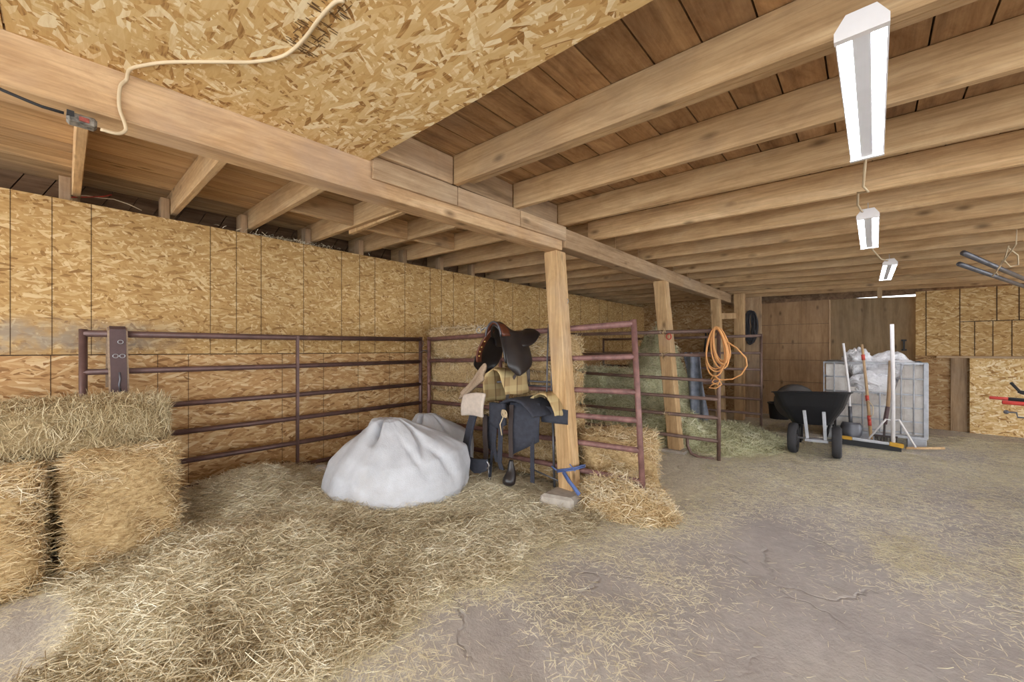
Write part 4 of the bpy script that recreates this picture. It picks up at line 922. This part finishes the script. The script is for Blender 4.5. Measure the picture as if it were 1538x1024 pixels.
for x_, ln in ((-.69, 0), (-.275, .05)):
    b = MB(); b.lathe((x_, 6.0 if x_ < -.5 else 6.03, .185), (1, ln, 0), [(.115, -.042), (.165, -.046), (.182, -.03), (.186, 0), (.182, .03), (.165, .046), (.115, .042), (.1, .0), (.115, -.042)], 28); w_ = b.build('tire', M['rubber'], t, smooth=True)
    b = MB(); b.lathe((x_, 6.0 if x_ < -.5 else 6.03, .185), (1, ln, 0), [(0, -.03), (.03, -.045), (.05, -.02), (.118, -.03), (.118, .03), (.05, .02), (.03, .045), (0, .03)], 24); b.build('hub', M['steel_dark'], w_, smooth=True)
b = MB(); b.tube([(-.72, 6.03, .185), (-.26, 6.03, .2)], .013, 8); b.build('axle', M['steel'], t, smooth=True)
for x_, x2 in ((-.585, -.545), (-.395, -.375)):
    b = MB(); b.beam((x_, 6.02, .53), (x2, 5.97, .19), .034, .016, up=(0, 1, 0)); b.build('strut', M['galv'], t, bevel=.003)
b = MB(); b.beam((-.57, 5.965, .185), (-.35, 5.965, .19), .05, .03); b.build('cross_bar', M['galv'], t)
for x_, dx in ((-.66, -.12), (-.37, .12)):
    b = MB(); b.tube([(x_, 5.98, .25), (x_, 6.6, .30), (x_ + dx, 7.1, .48), (x_ + dx, 7.4, .58)], .016, 8); b.build('handle', M['black'], t, smooth=True)
    b = MB(); b.tube([(x_ + dx * .3, 6.62, .30), (x_ + dx * .3, 6.75, .0), (x_ + dx * .3, 6.9, .0), (x_ + dx * .3, 6.98, .43)], .013, 7); b.build('leg', M['black'], t, smooth=True)
b = MB(); b.lathe((-.81, 7.45, .49), (.25, -.9, .25), [(0, .13), (.12, .12), (.2, .09), (.24, .02), (.27, -.12), (.28, -.14)], 30)
tag(b.build('rubber_tub', M['rubber_grey'], smooth=True, solid=.01), 'round dark grey rubber tub tipped up behind the wheelbarrow', 'tub')
b = MB(); b.lathe((-1.28, 9.17, -.07), (0, 0, 1), [(0, .0), (.15, .0), (.16, .05), (.18, .29), (.195, .30), (.195, .32), (.165, .32), (.15, .06), (0, .05)], 26)
tag(b.build('feed_pan', M['tub_black'], smooth=True), 'low black feed tub on the ground left of the wheelbarrow', 'tub')

# ------------------------------------------------------------------ caged tank
IY = 7.5
t = thing('caged_tank', (.05, IY + .5, -.03), 'dirty white plastic tank in a galvanised cage below the sliding door', 'tank')
x0, x1 = -.49, .575
b = MB()
seg = [(x0 + .02, 1.06), (-.25, 1.06), (-.20, .74), (.27, .72), (.36, 1.06), (x1 - .03, 1.06)]
for k in range(len(seg) - 1):      # front wall, cut down in the middle
    (xa, za), (xb, zb_) = seg[k], seg[k + 1]
    b.hexa([(xa, IY + .03, .13), (xb, IY + .03, .13), (xb, IY + .05, .13), (xa, IY + .05, .13), (xa, IY + .03, za), (xb, IY + .03, zb_), (xb, IY + .05, zb_), (xa, IY + .05, za)])
b.box(x0 + .02, x0 + .04, IY + .05, IY + 1., .13, 1.06); b.box(x1 - .05, x1 - .03, IY + .05, IY + 1., .13, 1.06); b.box(x0 + .02, x1 - .03, IY + .98, IY + 1., .13, 1.06); b.box(x0 + .02, x1 - .03, IY + .05, IY + 1., .11, .135)
b.build('tank_wall', M['ibc'], t, bevel=.004)
for z_ in (1.085, .88, .67, .49, .31, .16):
    b = MB(); r_ = .016 if z_ > 1 else .010
    if z_ == .88:
        b.tube([(x0, IY, z_), (-.24, IY, z_)], r_, 8); b.tube([(.27, IY, z_), (x1, IY, z_)], r_, 8); b.tube([(x1, IY, z_), (x1, IY + 1.02, z_), (x0, IY + 1.02, z_), (x0, IY, z_)], r_, 8)
    else: b.tube([(x0, IY, z_), (x1, IY, z_), (x1, IY + 1.02, z_), (x0, IY + 1.02, z_)], r_, 8, closed=True)
    b.build('cage_ring', M['galv'], t, smooth=True)
for x_ in (x0, -.37, -.06, .12, .33, .45):
    b = MB(); zt_ = 1.085 if x_ not in (-.06, .12) else .67
    b.tube([(x_, IY - .012, .14), (x_, IY - .012, zt_)], .008, 7); b.build('cage_bar', M['galv'], t, smooth=True)
b = MB(); b.box(x1 - .035, x1 + .012, IY - .018, IY + .04, .1, 1.09); b.build('corner_post', M['galv'], t, bevel=.004)
b = MB(); b.box(x0, x1, IY - .02, IY + 1.02, .085, .12); b.build('pallet_deck', M['galv'], t)
for x_ in (x0 + .05, -.05, .45):
    for y_ in (IY, IY + .9):
        b = MB(); b.box(x_ - .06, x_ + .12, y_ - .02, y_ + .12, -.035, .085); b.build('pallet_foot', M['galv'], t, bevel=.004)
def lump(name, c, s_, lab, cat, sd, mat='plastic_white'):
    b = MB(); P = []
    for i in range(48):
        a = 2 * PI * i / 48; row = []
        for j in range(25):
            ph = PI * j / 24; d = Vector((math.sin(ph) * math.cos(a), math.sin(ph) * math.sin(a), math.cos(ph)))
            d = Vector((d.x, d.y, d.z * (1.15 - .35 * abs(d.x)) if d.z > 0 else d.z)); r = 1 + .42 * (float(vn(d.x * 2 + 5, d.z * 2 + d.y * 2, 1.5, sd)) - .5) + .22 * (float(vn(d.x * 5 + d.y * 3, d.z * 5 - d.y * 3, 1.7, sd + 3)) - .5) + .10 * (float(vn(a * 4 + ph * 2, ph * 7, 2., sd + 5)) - .5) * math.sin(ph)
            row.append(Vector(c) + Vector((d.x * s_[0] * r, d.y * s_[1] * r, d.z * s_[2] * r)))
        P.append(row)
    b.grid(P, closed_u=True); return tag(b.build(name, M[mat], smooth=True), lab, cat, 'white plastic bags in the tank')
lump('plastic_bag', (-.11, IY + .24, 1.08), (.17, .2, .20), 'crumpled white plastic bag at the upper left of the tank opening', 'bag', 1)
lump('plastic_bag', (.22, IY + .26, .99), (.29, .22, .215), 'large peaked white plastic bag behind the upright white pole', 'bag', 9)
lump('plastic_bag', (.05, IY + .11, .78), (.27, .13, .19), 'white plastic bag bulging over the low front edge of the tank', 'bag', 17)

# ------------------------------------------------------------------ tools leaning on the tank
TY_ = 7.32
t = thing('shovel', (-.2, 7.2, -.02), 'shovel with pale handle and dark blade leaning at the left of the tank', 'shovel')
b = MB(); b.tube([(-.268, 7.46, 1.36), (-.235, 7.40, 1.05), (-.2, 7.33, .7), (-.19, 7.28, .45)], .016, 8); b.build('handle', M['white_paint'], t, smooth=True)
b = MB(); b.tube([(-.19, 7.28, .48), (-.18, 7.24, .25)], .022, 8); b.build('socket', M['steel_dark'], t, smooth=True)
P = []
for i in range(9):
    v = i / 8; hw = .115 * (1 if v < .45 else math.cos((v - .45) / .55 * PI / 2) ** .6) * (.8 + .2 * min(1, v * 5)); P.append([(-.175 + hw * u, 7.20 + .04 * u * u - .03 * v, .27 - .26 * v) for u in (-1, -.66, -.33, 0, .33, .66, 1)])
b = MB(); b.grid(P); b.build('blade', M['steel_dark'], t, smooth=True, solid=.006)
t = thing('tool_pole', (.0, 7.3, -.02), 'yellow wooden pole with red tape bands leaning on the tank front', 'pole')
b = MB(); b.tube([(-.066, 7.46, 1.345), (-.02, 7.38, .8), (.03, 7.27, .06)], [.014, .017, .02], 8); b.build('handle', M['wood_post'], t, smooth=True)
for z_ in (1.16, .60, .33, .27):
    f = (1.345 - z_) / 1.285; x_ = -.066 + .096 * f; y_ = 7.46 - .19 * f
    b = MB(); b.tube([(x_ - .003, y_ + .006, z_ + .04), (x_ + .003, y_ - .006, z_ - .035)], .021, 8); b.build('tape_band', M['red_tape'], t, smooth=True)
b = MB(); b.tube([(-.005, 7.33, .58), (.05, 7.31, .5), (.05, 7.30, .4), (.02, 7.29, .34)], .006, 6); b.build('cord_loop', M['cord_white'], t, smooth=True)
t = thing('rake', (.18, 7.3, -.02), 'rake with weathered wooden handle and dark ferrule behind the white pole', 'rake')
b = MB(); b.tube([(.225, 7.47, 1.12), (.205, 7.42, .62), (.195, 7.38, .46)], .021, 8); b.build('handle', M['wood_old_z'], t, smooth=True)
b = MB(); b.tube([(.197, 7.385, .5), (.165, 7.33, .27)], .025, 8); b.build('ferrule', M['girth_brown'], t, smooth=True)
b = MB(); b.box(.03, .29, 7.29, 7.31, .10, .125)
for k in range(9): b.tube([(.04 + .03 * k, 7.30, .11), (.04 + .03 * k, 7.27, .0)], .006, 5)
b.tube([(.165, 7.33, .28), (.16, 7.31, .12)], .012, 6); b.build('tine_head', M['strap'], t)
t = thing('push_broom', (.05, 6.93, -.02), 'wide push broom with white pole, braces and yellow-ended head on the ground', 'broom')
b = MB(); b.tube([(.232, 7.2, 1.60), (.238, 7.1, .9), (.235, 6.97, .09)], .021, 10); b.build('handle', M['white_paint'], t, smooth=True)
b = MB(); b.tube([(.236, 7.02, .37), (.17, 7.01, .38), (.0, 6.98, .10)], .011, 7); b.tube([(.236, 7.02, .37), (.29, 7.02, .385), (.44, 7.05, .055)], .011, 7); b.build('brace', M['white_paint'], t, smooth=True)
b = MB(); b.beam((-.16, 6.94, .095), (.20, 6.96, .08), .05, .035); b.build('head_bar', M['steel'], t, bevel=.004)
b = MB(); b.beam((-.27, 6.935, .1), (-.16, 6.94, .095), .055, .04); b.beam((.2, 6.96, .08), (.33, 6.965, .065), .06, .05); b.build('head_end', M['yellow'], t, bevel=.006)
b = MB(); b.beam((-.26, 6.94, .045), (.31, 6.965, .03), .035, .075); b.build('bristles', M['black'], t)
b = MB(); b.tube([(.36, 7.12, .02), (.72, 7.45, .015)], .016, 8); tag(b.build('wooden_stick', M['wood_x'], smooth=True), 'tan wooden stick lying on the ground right of the broom', 'stick')

# ------------------------------------------------------------------ right edge things
t = thing('machine_handlebars', (1.25, 5.1, 0), 'red-gripped machine handlebars poking in at the right edge of the photo', 'machine')
b = MB(); b.tube([(.735, 5.0, .882), (.83, 5.0, .878)], .013, 8); b.build('grip', M['red'], t, smooth=True)
b = MB(); b.tube([(.795, 4.96, .853), (1.05, 4.97, .843)], .016, 8); b.build('grip', M['red'], t, smooth=True)
b = MB(); b.tube([(.83, 5.0, .878), (1.3, 5.02, .86)], .014, 8); b.tube([(1.05, 4.97, .843), (1.3, 5.02, .84)], .014, 8); b.tube([(1.3, 5.02, .85), (1.35, 5.1, .45), (1.4, 5.1, .2)], .018, 8); b.build('frame_tube', M['black'], t, smooth=True)
b = MB(); b.tube([(.845, 5.0, 1.01), (.895, 5.0, .93), (1.0, 5.0, .90)], .010, 7); b.tube([(.88, 5.0, .94), (1.1, 5.0, .915)], .012, 7); b.build('lever', M['black'], t, smooth=True)
b = MB(); b.lathe((.818, 4.98, .775), (0, 1, 0), [(0, -.014), (.014, -.01), (.016, 0), (.014, .01), (0, .014)], 12); b.tube([(.82, 4.98, .775), (.87, 4.98, .775), (.875, 4.98, .74), (1.05, 4.98, .73), (1.3, 5.02, .78)], .007, 6); b.build('control_rod', M['steel_dark'], t, smooth=True)
for s_ in (-.25, .25):
    b = MB(); b.lathe((1.42, 5.1 + s_, .18), (0, 1, 0), [(.1, -.04), (.17, -.045), (.185, 0), (.17, .045), (.1, .04), (.1, -.04)], 24); b.build('wheel', M['rubber'], t, smooth=True)
b = MB(); b.tube([(1.42, 4.85, .18), (1.42, 5.35, .18)], .015, 8); b.box(1.3, 1.6, 4.95, 5.25, .15, .45); b.build('engine_block', M['black'], t, bevel=.02)
for k, (a_, c_, lab) in enumerate((((.648, 5.45, 2.15), (1.75, 8.9, 2.15), 'upper one of two grey pipes slung under the joists at right'), ((.677, 5.92, 2.12), (1.80, 9.3, 2.12), 'lower one of two grey pipes slung under the joists at right'))):
    b = MB(); b.tube([a_, c_], .024, 10); tag(b.build('metal_pipe', M['steel_dark'], smooth=True), lab, 'pipe', 'pipes slung under the ceiling')
b = MB(); b.tube([(.97, 5.55, 2.33), (.975, 5.6, 2.2), (1.0, 6.5, 2.08), (1.03, 6.6, 2.06)], .005, 5)
b.tube([(1.0, 6.0, 2.26), (.99, 6.1, 2.14), (1.06, 6.3, 2.10), (1.12, 6.35, 2.12), (1.10, 6.25, 2.2), (1.0, 6.0, 2.24)], .006, 5); b.tube([(.99, 6.15, 2.15), (.98, 6.3, 2.08), (.96, 6.4, 2.03)], .006, 5)
tag(b.build('sling_rope', M['cord_white'], smooth=True), 'pale rope sling knotted around the two hanging pipes', 'rope')
b = MB(); b.tube([(2.1, 9.6, 2.05), (1.93, 9.58, 1.98), (1.86, 9.56, 1.86), (1.90, 9.56, 1.7), (1.95, 9.56, 1.45), (1.94, 9.56, 1.2), (2.0, 9.58, 1.17)], .035, 8)
tag(b.build('grey_hose', M['grey_pvc'], smooth=True), 'thick grey hose hanging on the back wall at the right edge', 'hose')

# ------------------------------------------------------------------ light and camera
w = bpy.data.worlds.new('sky'); bpy.context.scene.world = w; w.use_nodes = True
bg = w.node_tree.nodes['Background']; bg.inputs[0].default_value = (.93, .97, 1., 1); bg.inputs[1].default_value = 3.0
sc = bpy.context.scene
cam = bpy.data.cameras.new('camera'); co = bpy.data.objects.new('camera', cam); COL.objects.link(co); sc.camera = co
cam.sensor_width = 36.; cam.lens = 36. * 600 / 1538; cam.shift_y = 13. / 1538
co.location = (0, 0, 1.27); co.rotation_euler = (PI / 2, 0, math.atan(535 / 600.)); cam.clip_start = .02
sc.view_settings.view_transform = 'Standard'; sc.view_settings.look = 'None'; sc.view_settings.gamma = 1; sc.view_settings.use_curve_mapping = False
sc.view_settings.exposure = .85
sc.cycles.max_bounces = 10; sc.cycles.diffuse_bounces = 6; sc.cycles.use_denoising = True
